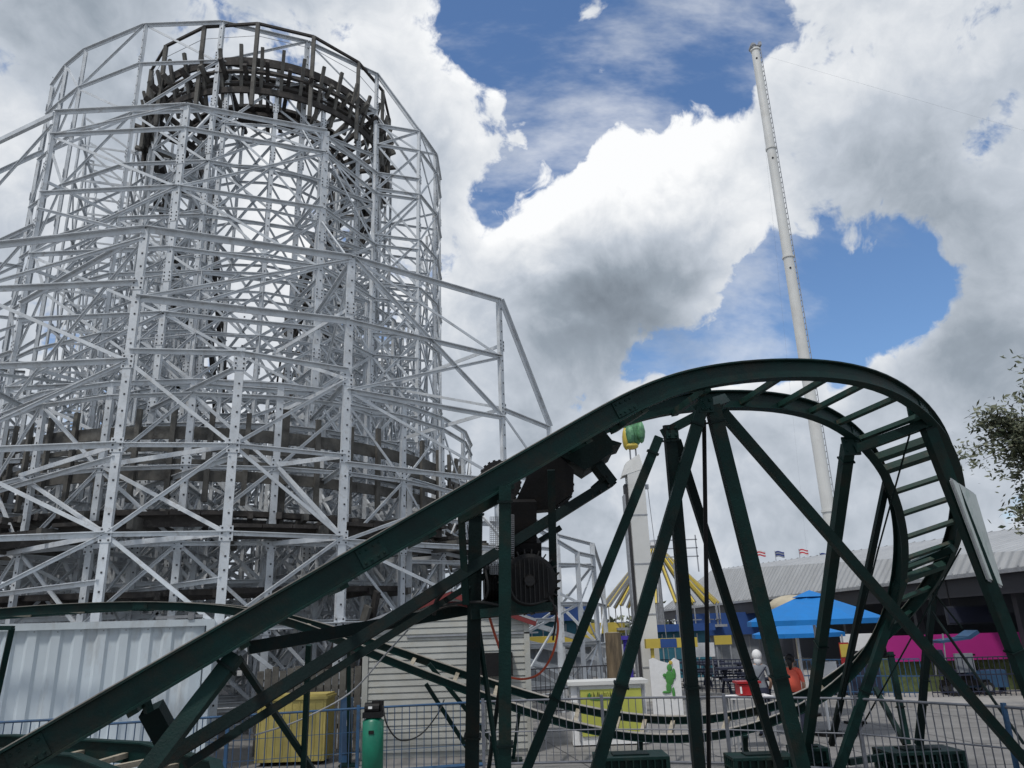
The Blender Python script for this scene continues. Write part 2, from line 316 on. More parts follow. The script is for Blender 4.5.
# ring B: bents of the low curved track
CB = (-9.3, 26.5)
def on(c, R, a): a = math.radians(a); return (c[0]+R*math.sin(a), c[1]-R*math.cos(a))
angB = [-110, -95, -80, -66, -52, -38, -24, -8, 8, 24, 38, 52, 66, 80, 95, 110, 128]
for R, h, pw in ((7.75, 8.7, .17), (6.1, 8.0, .12), (4.9, 9.5, .11), (3.4, 9.0, .11)):
    P = [on(CB, R, a) for a in angB]; wall(P, [h]*len(P), 1.9 if R > 7 else 1.5, .7, 1 if R > 7 or R < 4 else 2, .09, True, pw, 0, 1 if R > 7 else 0)
for i, a in enumerate(angB):
    p, q, r_ = on(CB, 7.75, a), on(CB, 6.1, a), on(CB, 4.6, a)
    for z in (1, 2.6, 4.4, 5.9): beam((*p, z), (*r_, z), .08, .10)
    for z in (1, 2.6, 4.4): diag((*p, z), (*q, z+1.7)); diag((*q, z), (*r_, z+1.7)); diag((*q, z), (*p, z+1.7))
# struts tying the outriggers back to the ring
for pa, az, top in ((A[2], -28, 12), (A[3], -8, 8.8), (A[4], 24, 12), (A[5], 80, 12), (A[1], -66, 11.5)):
    for z in [k*2+.5 for k in range(1, int(top/2))]:
        q = on(CB, 7.75, az) if z < 8.5 else on(CB, 5.0, az)
        beam((*pa, z), (*q, z), .08, .11)
        if int(z) % 4 == 0: diag((*pa, z), (*q, z+2)) if z < 6.5 else diag((*pa, z), (*q, z+2))
# tier C: middle, 18.5 m
tC = [Z(-60, 165, 18.5), Z(0, 135, 18.5), Z(55, 112, 18.5), Z(187, 105, 18.5), Z(327, 131, 18.5)]
Pc = [(q.x, q.y) for q in tC]
tr = [Z(378, 125, 20.6), Z(420, 132, 20.6), Z(436, 155, 20.6), Z(440, 180, 20.6)]
Pr = [(q.x, q.y) for q in tr]
wall([Pc[2], Pc[3], Pc[4]], [18.5]*3, 2.1, .8, 1, .11, True, .18, 0, 1)
post(*Pc[0], 18.2, .15); beam((*Pc[0], 18.3), (*Pc[2], 18.4), .12, .16); diag((*Pc[0], 14), (*Pc[2], 18)); beam((*Pc[0], 14), (*Pc[2], 14.4)); beam((*Pc[0], 10), (*Pc[2], 10.3)); diag((*Pc[0], 10), (*Pc[2], 14.2))
wall([Pc[4], Pr[0], Pr[1]], [18.3, 18.5, 18.5], 2.1, .8, 1, .09, False)
wall(Pr, [20.6]*4, 1.9, .7, 2, .09, True, .15, 0, 1)
# tier D: crown, 24 m
tD = [Z(40, 130, 22.5), Z(52, 86, 23.6), Z(66, 66, 24), Z(85, 50, 24), Z(145, 25, 24), Z(222, 22, 24), Z(308, 42, 24), Z(378, 75, 24)]
Pd = [(q.x, q.y) for q in tD]; Hd = [22.5, 23.6, 24, 24, 24, 24, 24, 24]
wall(Pd[1:], Hd[1:], 2.1, 1.2, 1, .10, True, .17, 0, 1)
beam((*Pd[7], 24), (*Pr[1], 20.6), .1, .13); beam((*Pd[7], 22), (*Pr[1], 18.6)); beam((*Pd[7], 23.9), (*Pr[2], 20.5))
for i, j in ((4, 2), (5, 3), (6, 4)):
    if j < len(Pc):
        for z in range(4, 18, 3): beam((*Pd[i], z), (*Pc[j], z), .08, .1)
        diag((*Pd[i], 20), (*Pc[j], 17)); 
for j, pa in ((2, A[2]), (3, A[3]), (4, A[4])):
    for z in (3.5, 6.2, 8.4): beam((*Pc[j], z), (*pa, z), .08, .10)
    if j != 3: beam((*Pc[j], 11.8), (*pa, 11.8), .09, .12); diag((*Pc[j], 15), (*pa, 11.8)); diag((*Pc[j], 8.4), (*pa, 11.6))
# crown inner ring that carries the top turn
CT = (-9.75, 27.6); ax = V((-.34, .94)).normalized(); rx = V((.94, .34)).normalized()
def U(lat, s): p = V(CT)+rx*lat+ax*s; return (p.x, p.y)
angT = [-90, -66, -44, -22, 0, 22, 44, 66, 90]
def onT(R, a): a = math.radians(a); return U(R*math.sin(a), -R*math.cos(a))
Pt = [onT(4.6, a) for a in angT]; wall(Pt, [22.4]*9, 1.7, 1, 1, .07, True, .14, 0, 1)
Pi = [onT(2.9, a) for a in angT]; wall(Pi, [21.0]*9, 1.7, 1.4, 2, .07, True, .11)
for i in range(9):
    for k in range(13):
        z = 1.2+1.55*k; beam((*Pt[i], z), (*Pi[i], z), .07, .1); diag((*Pt[i], z), (*Pi[i], z+1.9)) if k % 2 else diag((*Pi[i], z), (*Pt[i], z+1.9))
# two straight legs running away from the turn
def hl(s): return 21.6-15.5*(1-math.cos(min(1, s/26)*math.pi))/2       # steep first drop
def hr(s): return 21.6-.30*s
NS = 21
for side, hf in ((-1, hl), (1, hr)):
    prev = None
    for k in range(NS):
        s = 1.2+k*1.35; row = []
        for lat in (2.5, 3.9, 5.3, 7.3):
            h = hf(s)+(1.2 if lat < 7 else -.6 if side > 0 else 1.6)
            row.append((U(side*lat, s), h))
        for (p, h) in row: post(*p, h, .11, 0, 0)
        for i in range(3):
            (a, ha), (b, hb) = row[i], row[i+1]; t = min(ha, hb); z = .6
            while z < t-.5:
                beam((*a, z), (*b, z), .06, .08)
                diag((*a, z), (*b, min(z+1.6, t))) if (i+int(z)) % 2 else diag((*b, z), (*a, min(z+1.6, t)))
                z += 1.6
        if prev:
            for i in (0, 1, 2, 3):
                (a, ha), (b, hb) = prev[i], row[i]; t = min(ha, hb); z = 1.6; kk = 0
                while z < t:
                    beam((*a, z), (*b, z), .07, .1)
                    if i in (0, 3) and (kk+k) % 2 == 0: diag((*a, z), (*b, min(z+2, t)))
                    if i in (0, 3) and (kk+k) % 2 == 1: diag((*b, z), (*a, min(z+2, t)))
                    z += 2; kk += 1
        prev = row
# left outriggers beyond the left leg
for k in range(6):
    s = -1+k*3.6; a = U(-7.9, s); b = U(-12.5, s-.5); hb = 15-k*.6
    post(*b, hb, .14); beam((*b, hb), (*a, hb+4.5), .09, .13); beam((*b, hb-.2), (*a, hb-.2)); beam((*b, hb-4), (*a, hb-4)); diag((*b, hb-4), (*a, hb)); beam((*b, hb-8), (*a, hb-8)); diag((*a, hb-8), (*b, hb-4)); beam((*b, 2.5), (*a, 2.5)); diag((*b, 2.5), (*a, hb-8))
    if k: 
        b0 = U(-12.5, s-4.1)
        for z in (2.5, hb-8, hb-4, hb-.3): beam((*b0, z), (*b, z))
        diag((*b0, 2.5), (*b, hb-8)); diag((*b0, hb-8), (*b, hb-4)); diag((*b0, hb-4), (*b, hb-.3))
for R_, h_, n_ in ((9.6, 6.9, 17), (5.5, 13.5, 13)):
    cc = CB if R_ > 9 else (CT[0], CT[1]); lo_ = -150 if R_ > 9 else -120
    P = [on(cc, R_, a) for a in ([lo_+k*5.2 for k in range(10)] if R_ > 9 else [lo_+k*20 for k in range(n_)])]
    wall(P, [h_]*len(P), 1.5, .8, 2, .06, True, .11)
for k in range(7):                                     # slender bents outside the left wall
    for q in (9.2, 10.8):
        a = U(-q, k*2.6-1); post(*a, 17-q*.35-k*.4, .11)
        b = U(-7.3, k*2.6-1)
        for z in range(1, 15, 2):
            if z < 13: beam((*a, z), (*b, z), .06, .08); diag((*a, z), (*b, z+1.9)) if q > 10 else None
        if k:
            a0 = U(-q, k*2.6-3.6)
            for z in range(1, 13, 2): beam((*a0, z), (*a, z), .06, .08); diag((*a0, z), (*a, z+1.9)) if (z//2+k) % 2 else diag((*a, z), (*a0, z+1.9))
# cross bracing between the legs far back
for s in (7, 10, 14, 19, 24, 29):
    for z in (2.5, 6.5, 10.5):
        beam((*U(-2.5, s), z), (*U(2.5, s), z)); diag((*U(-2.5, s), z), (*U(2.5, s), z+4)); diag((*U(2.5, s), z), (*U(-2.5, s), z+4))
        for l in (-1.2, 1.2): post(*U(l, s), 10.5, .12)
# small hill of the same coaster seen right of the turnaround
tail = [(D(557, 534, 27), 1), (D(577, 552, 25), 1), (D(592, 543, 26.5), 1), (D(602, 574, 28.5), 1)]
tp = [(q.x, q.y) for q, _ in tail]; th = [q.z for q, _ in tail]
q0 = (tp[0][0]-4.0, tp[0][1]-3.0); q1 = (tp[0][0]-2.0, tp[0][1]-1.5)
wall([q0, q1, tp[0], tp[2], tp[3]], [7.2, 6.6, th[0], th[2], th[3]], 1.3, .4, 1, .09, True, .16)
wall([(q0[0]-.5, q0[1]-2), (q1[0], q1[1]-2), tp[1], tp[2]], [6.6, 6, th[1], th[1]], 1.2, .6, 1, .09, True, .15)
for k in range(4): diag((tp[0][0]-3.5, tp[0][1]-1.5, 3.2-k*.75), (tp[3][0], tp[3][1], 1.6-k*.5), .12, .16)
def emit(lst, name, mats, parent, cap=100, dots=False):
    lst = [q for q in lst if (q[1]-q[0]).length > .05]
    lst.sort(key=lambda q: -px_size(q[0], q[1], q[2]))
    def one(mb, q):
        a, b, w, h, det = q
        if det:                                   # channel section with gusset plates and bolt holes facing out
            c = V((CB[0], CB[1], 0)); o = (V((a.x, a.y, 0))-c).normalized(); t = V((-o.y, o.x, 0))
            mb.bar(a, b, w, .02, o); 
            for s_ in (-1, 1): mb.bar(a+t*s_*(w/2-.01)-o*.05, b+t*s_*(w/2-.01)-o*.05, .02, .1, o)
            z = .5
            while z < b.z-.2:
                mb.bar(V((a.x, a.y, z-.17))+o*.018, V((a.x, a.y, z+.17))+o*.018, w*1.45, .012, o)
                for dz in (-.12, 0, .12):
                    for dt in (-.28, .28): mb.bar(V((a.x, a.y, z+dz-.018))+o*.03+t*dt*w*1.6, V((a.x, a.y, z+dz+.018))+o*.03+t*dt*w*1.6, .036, .012, o, 1)
                for dz in (.45, .8, 1.2, 1.5): mb.bar(V((a.x, a.y, z+dz-.02))+o*.016+t*.1*w, V((a.x, a.y, z+dz+.02))+o*.016+t*.1*w, .04, .01, o, 1)
                z += 2.0
        else:                                     # angle iron
            t = (b-a).normalized(); sd_ = t.cross(V((0,0,1)) if abs(t.z) < .9 else V((0,1,0))).normalized(); u_ = sd_.cross(t)
            mb.bar(a, b, .02 if w < .12 else w, h, u_); mb.bar(a+sd_*w/2+u_*h/2, b+sd_*w/2+u_*h/2, w, .02, u_) if w < .12 else None
    for q in lst[:cap]:
        mb = MB(); one(mb, q); mb.build(name, mats, parent)
    if lst[cap:]:
        mb = MB()
        for q in lst[cap:]: one(mb, q)
        tag(mb.build(name, mats, parent), kind='stuff')
emit(POST, 'post', [M['white'], M['bolt']], WC); emit(BEAM, 'horizontal_beam', M['white'], WC); emit(DIAG, 'diagonal_brace', M['white'], WC)
# --- dark timber: track decks
def ringpath(fn, n): return [fn(k/(n-1)) for k in range(n)]
def track(path, width, bank, tie=.45, rail=True, name='track'):
    """path of V; ties across, two stacked timber rails, ledger boards below"""
    deck = MB(); ties = []
    n = len(path); acc = 0
    fr = []
    for i, p in enumerate(path):
        t = (path[min(i+1, n-1)]-path[max(i-1, 0)]).normalized(); s_ = t.cross(V((0,0,1))).normalized(); b = bank(i/(n-1)) if callable(bank) else bank
        x = (s_*math.cos(b)+V((0,0,1))*math.sin(b)); y = x.cross(t).normalized(); fr.append((x, y))
    for sgn in (-1, 1):
        if not rail:
            deck.sweep(path, fr, [(sgn*.5-.1, .0), (sgn*.5+.1, .0), (sgn*.5+.1, .14), (sgn*.5-.1, .14)]); continue
        pr = [(sgn*.55-.13, .1), (sgn*.55+.13, .1), (sgn*.55+.13, .32), (sgn*.55-.13, .32)]; deck.sweep(path, fr, pr)
        pr = [(sgn*.95-.05, -.05), (sgn*.95+.05, -.05), (sgn*.95+.05, .09), (sgn*.95-.05, .09)]; deck.sweep(path, fr, pr)
        pr = [(sgn*.6-.06, -.3), (sgn*.6+.06, -.3), (sgn*.6+.06, -.07), (sgn*.6-.06, -.07)]; deck.sweep(path, fr, pr)
    deck.build('track_rail', M['woodd'], WC)
    tm = []
    for i in range(1, n):
        seg = (path[i]-path[i-1]).length; acc += seg
        if acc >= tie:
            acc = 0; p = path[i]; x, y = fr[i]; e = width*random.uniform(.93, 1.12)
            tm.append((p-x*e, p+x*e*(1.0), y))
    return tm
TIES = []
def lat_(s): return max(2.3, 3.95-.13*s)
top = []
for k in range(14): s = 27-k*2.05; top.append(V((*U(-lat_(s), s), hl(s)-.6)))
for k in range(1, 40): a = -90+k*4.5; top.append(V((*onT(3.95, a), 21.35)))
for k in range(1, 14): s = k*2.05; top.append(V((*U(lat_(s), s), hr(s)-.6)))
def bankf(f):
    i = f*(len(top)-1); return -.45*max(0, min(1, (i-11)/5))*max(0, min(1, (56-i)/5))
TIES += track(top, 1.3, lambda f: -bankf(f)*-1 if False else .45*max(0, min(1, (f*(len(top)-1)-11)/5))*max(0, min(1, (56-f*(len(top)-1))/5)), .42)
low = [V((*on(CB, 7.0, a), 5.2-.003*a)) for a in range(-105, 126, 5)]
TIES += track(low, .8, .08, .55, False)
low2 = [V((*on(CB, 6.9, a), 3.25+.002*abs(a))) for a in range(-105, 60, 5)]
TIES += track(low2, .75, .05, .7, False)
TIES.sort(key=lambda q: -px_size(q[0], q[1], .12))
for i, (a, b, y) in enumerate(TIES[:100]): MB().bar(a, b, .13, .17, y).build('track_tie', M['wood' if i % 3 == 0 else 'woodd'], WC)
mb = MB()
for a, b, y in TIES[100:]: mb.bar(a, b, .13, .17, y)
if mb.v: tag(mb.build('track_tie', M['woodd'], WC), kind='stuff')
# guard fence round the low turn: four boards and upright planks
for z, h, R in ((7.38, .33, 7.3), (6.95, .12, 7.3), (6.62, .12, 7.3), (6.27, .28, 7.3)):
    mb = MB(); P = [V((*on(CB, R, a), z-.0035*(a-10))) for a in range(-105, 126, 7)]
    for i in range(len(P)-1): mb.bar(P[i], P[i+1]+V((0, 0, random.uniform(-.015, .015))), .06, h)
    mb.build('guard_board', M['wood'], WC)
a = -104
while a < 125:
    z = -.0035*(a-10)+random.uniform(-.06, .08); p = on(CB, 7.38, a); lean = on(CB, 7.38, a+random.uniform(-.3, .3))
    big = random.random() < .22; o_ = on(CB, 7.0 if big else 7.38, a)
    MB().bar((*o_, 5.55+z-(1.0 if big else 0)), (*lean, 7.98+z+(.12 if big else 0)), .3 if big else .13, .1, (math.sin(math.radians(a)), -math.cos(math.radians(a)), 0)).build('guard_post', M['wood'], WC); a += 7.2
# ledger beams and catwalk under the low turn
for i in range(13):
    a0 = -88+i*15; zz = 5.0+(.18 if i % 3 == 0 else 0)-(.12 if i % 3 == 1 else 0)
    mb = MB(); P = [V((*on(CB, 8.0, a0+q), zz)) for q in (0, 5, 10, 15)]
    for k in range(3): mb.bar(P[k], P[k+1], .5, .09); mb.bar(P[k]+V((0,0,-.17)), P[k+1]+V((0,0,-.17)), .08, .26)
    mb.build('catwalk', M['woodd'], WC)
    MB().bar((*on(CB, 6.2, a0), zz-.25), (*on(CB, 8.6, a0), zz-.25), .14, .3).build('ledger_beam', M['wood'], WC)
# crown: dark handrail polygon with its standards and steel wires
Ph = [onT(4.85, a) for a in (-100, -78, -58, -34, -10, 14, 38, 60, 82, 100)]; HZ = 23.9
mb = MB()
for i in range(len(Ph)-1): mb.bar((*Ph[i], HZ), (*Ph[i+1], HZ), .09, .09)
mb.build('crown_handrail', M['woodd'], WC)
mb = MB()
for i in range(len(Ph)-1): mb.bar((*Ph[i], HZ-.55), (*Ph[i+1], HZ-.55), .015, .015)
mb.build('crown_wire', M['galv'], WC)
for p in Ph: MB().bar((*p, 20.3), (*p, HZ), .13, .13).build('crown_standard', M['wood'], WC)
# outer guard boards on the crown turn (thick, charcoal) with the slats that stick up
for z, h, R in ((22.25, .34, 4.75), (21.1, .24, 4.65)):
    mb = MB(); P = [V((*onT(R, a), z)) for a in range(-95, 96, 5)]
    for i in range(len(P)-1): mb.bar(P[i], P[i+1], .08, h)
    mb.build('guard_board', M['woodd'], WC)
a = -92
while a < 94:
    MB().bar((*onT(4.4, a), 20.6), (*onT(5.05, a), 22.65+random.uniform(-.1, .12)), .12, .1).build('guard_post', M['wood'], WC); a += 8.5
# loose braces of dark timber near the foot on the right
for k in range(9):
    x = -5.2+k*.42; MB().bar((x, 20.6+.3*(k % 3), .2), (x+.75+.2*(k % 2), 20.2, 2.6+.35*(k % 3)), .1, .22).build('timber_strut', M['wood' if k % 2 else 'woodd'], WC)

for side, hf in ((-1, hl), (1, hr)):
    for lat in (2.9, 4.9):
        for dz, hh in ((.45, .3), (-.55, .3)):
            mb = MB(); P = [V((*U(side*(lat-3.95+lat_(k*1.2)), k*1.2), hf(k*1.2)+dz)) for k in range(11)]
            for k in range(10): mb.bar(P[k], P[k+1], .07, hh)
            mb.build('guard_board', M['woodd'], WC)
        for k in range(10):
            p = U(side*(lat-3.95+lat_(k*1.2+.4)), k*1.2+.4); h = hf(k*1.2+.4); MB().bar((*p, h-1.2), (*p, h+1.0), .12, .1).build('guard_post', M['woodd'], WC)
# ------------------------------------------------------------------ green kiddie coaster (foreground)
KC = thing('kiddie_roller_coaster', (2.3, 11, 0), 'dark green steel kiddie roller coaster with a chain lift and a banked spiral drop', 'kiddie coaster')
CP = [(1.39,7.30,4.40),(2.527,7.565,4.572),(3.771,8.154,4.614),(4.819,9.112,4.258),(5.563,10.342,3.660),(5.978,11.536,2.943),(5.698,12.534,1.967),(4.737,13.319,0.980),(3.290,14.211,0.485),(1.463,14.806,0.524),(-0.647,14.887,1.212),(-3.003,14.723,2.127)]
BK = [1.1,5.9,10.9,11.9,16.9,21.1,17.3,13,14.3,16,14.5,10.8]
GA = .795
rd = V((-.3491,.9371,0)).normalized(); _a = ray(0,770).cross(ray(495,481)).normalized(); rd = V((-_a.y,_a.x,0)).normalized(); rd = -rd if rd.y < 0 else rd; lt = _a.cross(rd).normalized(); lt = -lt if lt.x < 0 else lt
lo = EYE+rd*6.0
def liftpt(s): return lo+lt*s+rd*GA/2
# lower extension of the lift line, then the measured spline, then the return hump
pre = [liftpt(4.45-.98*k) for k in range(9, 0, -1)]
post_ = [(-4.3,14.35,2.62),(-5.6,13.8,2.83),(-7.2,13.3,2.83),(-8.8,13.0,2.74),(-10.4,12.4,2.6),(-11.6,11,2.3),(-12,9.2,1.7),(-11.4,7.8,1.2)]
CT_ = pre+[V(p) for p in CP]+[V(p) for p in post_]; BT = [0]*9+BK+[6,3,0,0,4,10,10,8]
def bsp(P, t):
    n = len(P)-3; t = max(0, min(n-1e-6, t)); i = int(t); u = t-i
    b = ((1-u)**3/6, (3*u**3-6*u*u+4)/6, (-3*u**3+3*u*u+3*u+1)/6, u**3/6)
    return sum((P[i+k]*b[k] for k in range(1, 4)), P[i]*b[0])
def kframe(t):
    c = bsp(CT_, t); e = 1e-3; d = (bsp(CT_, t+e)-bsp(CT_, t-e)).normalized(); h = V((-d.y, d.x, 0)).normalized(); u = d.cross(h)
    ph = math.radians(bsp(BT, t)); L_ = h*math.cos(ph)-u*math.sin(ph); return c, L_, d.cross(L_)
TN = len(CT_)-3
PROF = [(-.05,-.1),(.05,-.1),(.05,-.085),(.012,-.08),(.012,.08),(.058,.085),(.058,.1),(-.058,.1),(-.058,.085),(-.012,.08),(-.012,-.08),(-.05,-.085)]
K0_ = 6.13
def rail(side, t0, t1, name='rail'):
    pts = []; fr = []; sc = []; n = int((t1-t0)*8)
    for i in range(n+1):
        t = t0+(t1-t0)*i/n; c, L_, u = kframe(t); pts.append(c+L_*side*GA/2); q = max(0, min(1, (t-K0_-6.5)/2.5)); sc.append(1-.34*q); fr.append((L_, u))
    mb = MB(); mb.sweep(pts, [(x*s_, y*s_) for (x, y), s_ in zip(fr, sc)], PROF)
    o = mb.build(name, M['green'], KC)
    mb = MB(); mb.sweep([p+f[1]*(.1*s_+.0045) for p, f, s_ in zip(pts, fr, sc)], fr, [(-.036, -.003), (.036, -.003), (.036, .004), (-.036, .004)]); tr = sub(mb, 'running_strip', M['tread'], o, KC)
rail(-1, 0, TN-.01); rail(1, 0, TN-.01)
def rung(t, w=.06, off=-.03, m='rungm'):
    c, L_, u = kframe(t); a = c-L_*(GA/2-.015)+u*off; b = c+L_*(GA/2-.015)+u*off
    MB().bar(a, b, w, w*.9, u).build('crosstie', M[m], KC)
K0 = 9-3+.13
for t in (2.92,3.35,3.73,4.13,4.51,4.68,5.48,5.85,6.24,6.59,6.75,7.25,7.6,7.95,8.3,8.55): rung(K0+t)
for t in (4.87, 5.08, 6.9): rung(K0+t, .1, -.05)
for t in (8.81,9.14,9.44,9.78,10.04,10.28,10.53,10.76,11.11,11.32,11.78,12.1,12.45,12.8,13.11,13.5,13.9,14.4,14.9,15.5,16,16.5,17): rung(K0+t, .07, -.03, 'rung_l')
for t in (.4, 1.2, 2.0, 2.8, 3.6, 4.4, 5.2, 6.0, 6.9, 7.6, 8.3): rung(t, .07, -.1)
# lower track that comes back from the station at the left
P2 = [V(p) for p in ((-9.5,8.9,1.25),(-7.5,9.0,1.25),(-5.5,8.95,1.23),(-3.9,8.6,1.15),(-2.9,7.9,1.05),(-2.4,6.8,.95))]
for o_ in (0, .8):
    pts = []; fr = []
    for i in range(len(P2)):
        t = (P2[min(i+1, 5)]-P2[max(i-1, 0)]).normalized(); s_ = t.cross(V((0,0,1))).normalized(); pts.append(P2[i]+s_*o_); fr.append((s_, V((0,0,1))))
    mb = MB(); mb.sweep(pts, fr, PROF); mb.build('rail', M['green'], KC)
for k in range(14):
    f = k*.32; i = min(4, int(f)); p = P2[i].lerp(P2[i+1], f-i); t = (P2[i+1]-P2[i]).normalized(); s_ = t.cross(V((0,0,1))).normalized()
    MB().bar(p+s_*.01-V((0,0,.03)), p+s_*.79+t*.12-V((0,0,.03)), .06, .05).build('crosstie', M['rung_l'], KC)
for p in (P2[1], P2[2], P2[3]):
    MB().bar((p.x, p.y, .02), (p.x, p.y, .93), .09).build('support_leg', M['green'], KC)
# supports: (x1, y1, d1, x2, y2, d2, thickness, to the ground?)
def mem(x1, y1, d1, x2, y2, d2, w, ground=0, name='support_leg', m='green', h=None):
    a = D(x1, y1, d1); b = D(x2, y2, d2)
    if ground:
        zg = ground if ground < 1 and ground > 0 else .05
        if abs(a.z-b.z) > .2: b = a+(b-a)*((a.z-zg)/(a.z-b.z))
    if name == 'support_leg': w *= .9
    o = MB().bar(a, b, w, h or w, (fw.x, fw.y, 0)).build(name, M[m], KC)
    if name == 'support_leg' and w > .08:
        t_ = (b-a).normalized()
        for q_ in (.035, .6): p_ = a+(b-a)*q_; sub(MB().bar(p_, p_+t_*.02, w+.03, w+.03, (fw.x, fw.y, 0)), 'weld_collar', M['greend'], o, KC)
    if name == 'support_leg' and ground and b.z < .1: MB().box((b.x, b.y, .03), (.32, .32, .03)).build('foot_plate', M['green'], KC)
    return a, b
def rod(x1, y1, d1, x2, y2, d2, r=.012, name='tie_rod', m='greend', ground=0):
    a = D(x1, y1, d1); b = D(x2, y2, d2)
    if ground and a.z-b.z > .2: b = a+(b-a)*((a.z-.05)/(a.z-b.z))
    MB().tube([a, b], r, 6).build(name, M[m], KC)
mem(659,437,7.45, 527,768,7.1, .095, 1)
mem(669,425,7.55, 699,768,7.2, .12, 1, m='greend')
mem(702,408,7.45, 597,768,7.0, .12, 1)
mem(676,440,7.9, 780,768,8.6, .095, 1, m='greend')
mem(712,405,7.5, 802,768,7.2, .14, 1)
mem(722,412,8.1, 1024,759,9.3, .10, 1, 'diagonal_brace')
mem(848,446,9.15, 807,745,11.6, .14, .40)
mem(887,479,10.2, 833,737,12.0, .085, .36, m='greend')
mem(922,413,8.95, 1004,624,8.9, .15, 1)
mem(907,566,11.5, 842,760,11.2, .13, 1)
mem(935,581,11.9, 917,752,11.9, .09, .34, m='greend'); mem(927,640,11.9, 919,752,11.9, .1, .34, m='greend')
mem(890,652,12.6, 909,752,11.9, .09, .34)
mem(875,688,12.9, 909,751,11.9, .07, .34, 'diagonal_brace')
mem(848,762,11.3, 917,752,11.9, .09, 0, 'diagonal_brace')
mem(953,548,10.8, 900,570,11.6, .10, 0, 'cross_beam'); mem(931,421,8.9, 855,449,9.1, .1, 0, 'cross_beam')
mem(704,412,7.5, 662,434,7.6, .08, 0, 'cross_beam'); mem(724,400,8.1, 700,408,7.4, .1, 0, 'cross_beam')
rod(704,420,7.6, 709,768,7.4, .022, m='black', ground=1)
rod(912,426,9.0, 878,550,9.9); rod(878,550,9.9, 838,715,11.1)
rod(961,548,10.9, 898,662,11.2); rod(898,662,11.2, 853,742,11.4)
rod(932,612,11.7, 1024,744,10.2, .02); rod(930,588,11.8, 962,628,12, .015)
# gusset plates where the legs meet the rail
for (x, y, d, w) in ((706,405,7.42,.14),(672,432,7.5,.12),(917,414,8.9,.2),(851,446,9.1,.2),(905,568,11.5,.2)):
    p = D(x, y, d); mb = MB().bar(p-V((0,0,w*.55)), p+V((0,0,w*.55)), w, .03, (fw.x, fw.y, 0))
    for k in range(4): q = p+V((w*(.28 if k % 2 else -.28), -.02, w*(.3 if k > 1 else -.3))); mb.ball(q, .018, 6)
    mb.build('gusset_plate', M['green'], KC)
# lower left supports of the lift
mem(236,655,5.45, 150,768,5.0, .12, 1)
mem(238,658,6.0, 300,751,6.6, .045, .05, 'diagonal_brace'); mem(309,645,6.6, 304,757,6.6, .05, 1)
p = D(144,702,5.35); q = D(171,745,5.55)
MB().bar(D(145,698,5.35), D(149,712,5.35), .05).build('support_leg', M['green'], KC)
MB().bar(D(151,708,5.5), q, .15, .12, (fw.x, fw.y, 0)).build('kicker_box', M['greend'], KC)
mem(426,684,13.6, 464,743,13.6, .075, 1, 'support_leg'); mem(429,664,13.9, 487,735,13.9, .08, 1, 'support_leg'); mem(349,648,13.8, 349,735,13.8, .07, 1); mem(520,706,13.8, 515,745,13.8, .07, 1)
mem(640,738,13.1, 640,752,13.1, .1, 1)
for x, y in ((745, 735), (792, 712)): mem(x, y, 12.9, x, y+20, 12.9, .09, 1)
# chain return trough under the lift
mem(236,716,5.6, 612,481,7.5, .09, 0, 'chain_trough', 'greend', .11); mem(236,732,5.7, 437,606,6.6, .06, 0, 'chain_trough', 'greend'); mem(437,606,6.6, 560,528,7.3, .05, 0, 'chain_trough', 'greend')
mem(150,768,5.3, 240,713,5.6, .09, 0, 'chain_trough', 'greend'); mem(185,766,5.4, 240,730,5.7, .06, 0, 'chain_trough', 'greend')
mem(248,648,6.2, 470,609,7.1, .10, 0, 'platform_beam', 'greend'); mem(470,612,6.7, 550,604,6.9, .13, 0, 'platform_beam')
mem(505,486,6.35, 505,768,6.05, .11, 1); mem(476,500,6.9, 472,768,6.6, .13, 1, m='greend'); mem(461,512,6.6, 466,604,6.6, .065, 0); mem(551,470,6.9, 554,614,6.9, .075, 0, m='greend')
mem(460,520,6.5, 505,495,6.5, .07, 0, 'cross_beam'); mem(480,495,6.5, 620,420,7.6, .05, 0, 'cross_beam', 'greend')
rod(478,623,6.8, 498,768,6.6, .025, m='green', ground=1); rod(505,650,6.6, 492,745,6.9, .02, ground=1)
for k in range(7): rod(560+k*8, 512-k*5.2+4, 7.3, 561+k*8, 518-k*5.2, 7.3, .015, 'chain_link', 'iron')
# bent end bracket of the trough and boxes under the rail
mb = MB().bar(D(595,463,7.45), D(611,484,7.45), .12, .1).bar(D(607,476,7.4), D(592,489,7.4), .04)
mb.build('trough_bracket', M['greend'], KC)
mb = MB()
def prism(mb, pts, d, th, mi=0):
    a = [D(x, y, d) for x, y in pts]; o = V((fw.x, fw.y, 0)).normalized()*th; b = [p+o for p in a]; n = len(a)
    return mb.add(a+b, [tuple(range(n)), tuple(reversed(range(n, 2*n)))]+[(i, (i+1) % n, (i+1) % n+n, i+n) for i in range(n)], mi)
prism(mb, [(560,456),(590,436),(604,430),(612,440),(622,443),(612,446),(613,452),(597,462),(585,470),(573,462)], 7.2, .45)
mb.build('anti_rollback_bracket', M['greend'], KC)
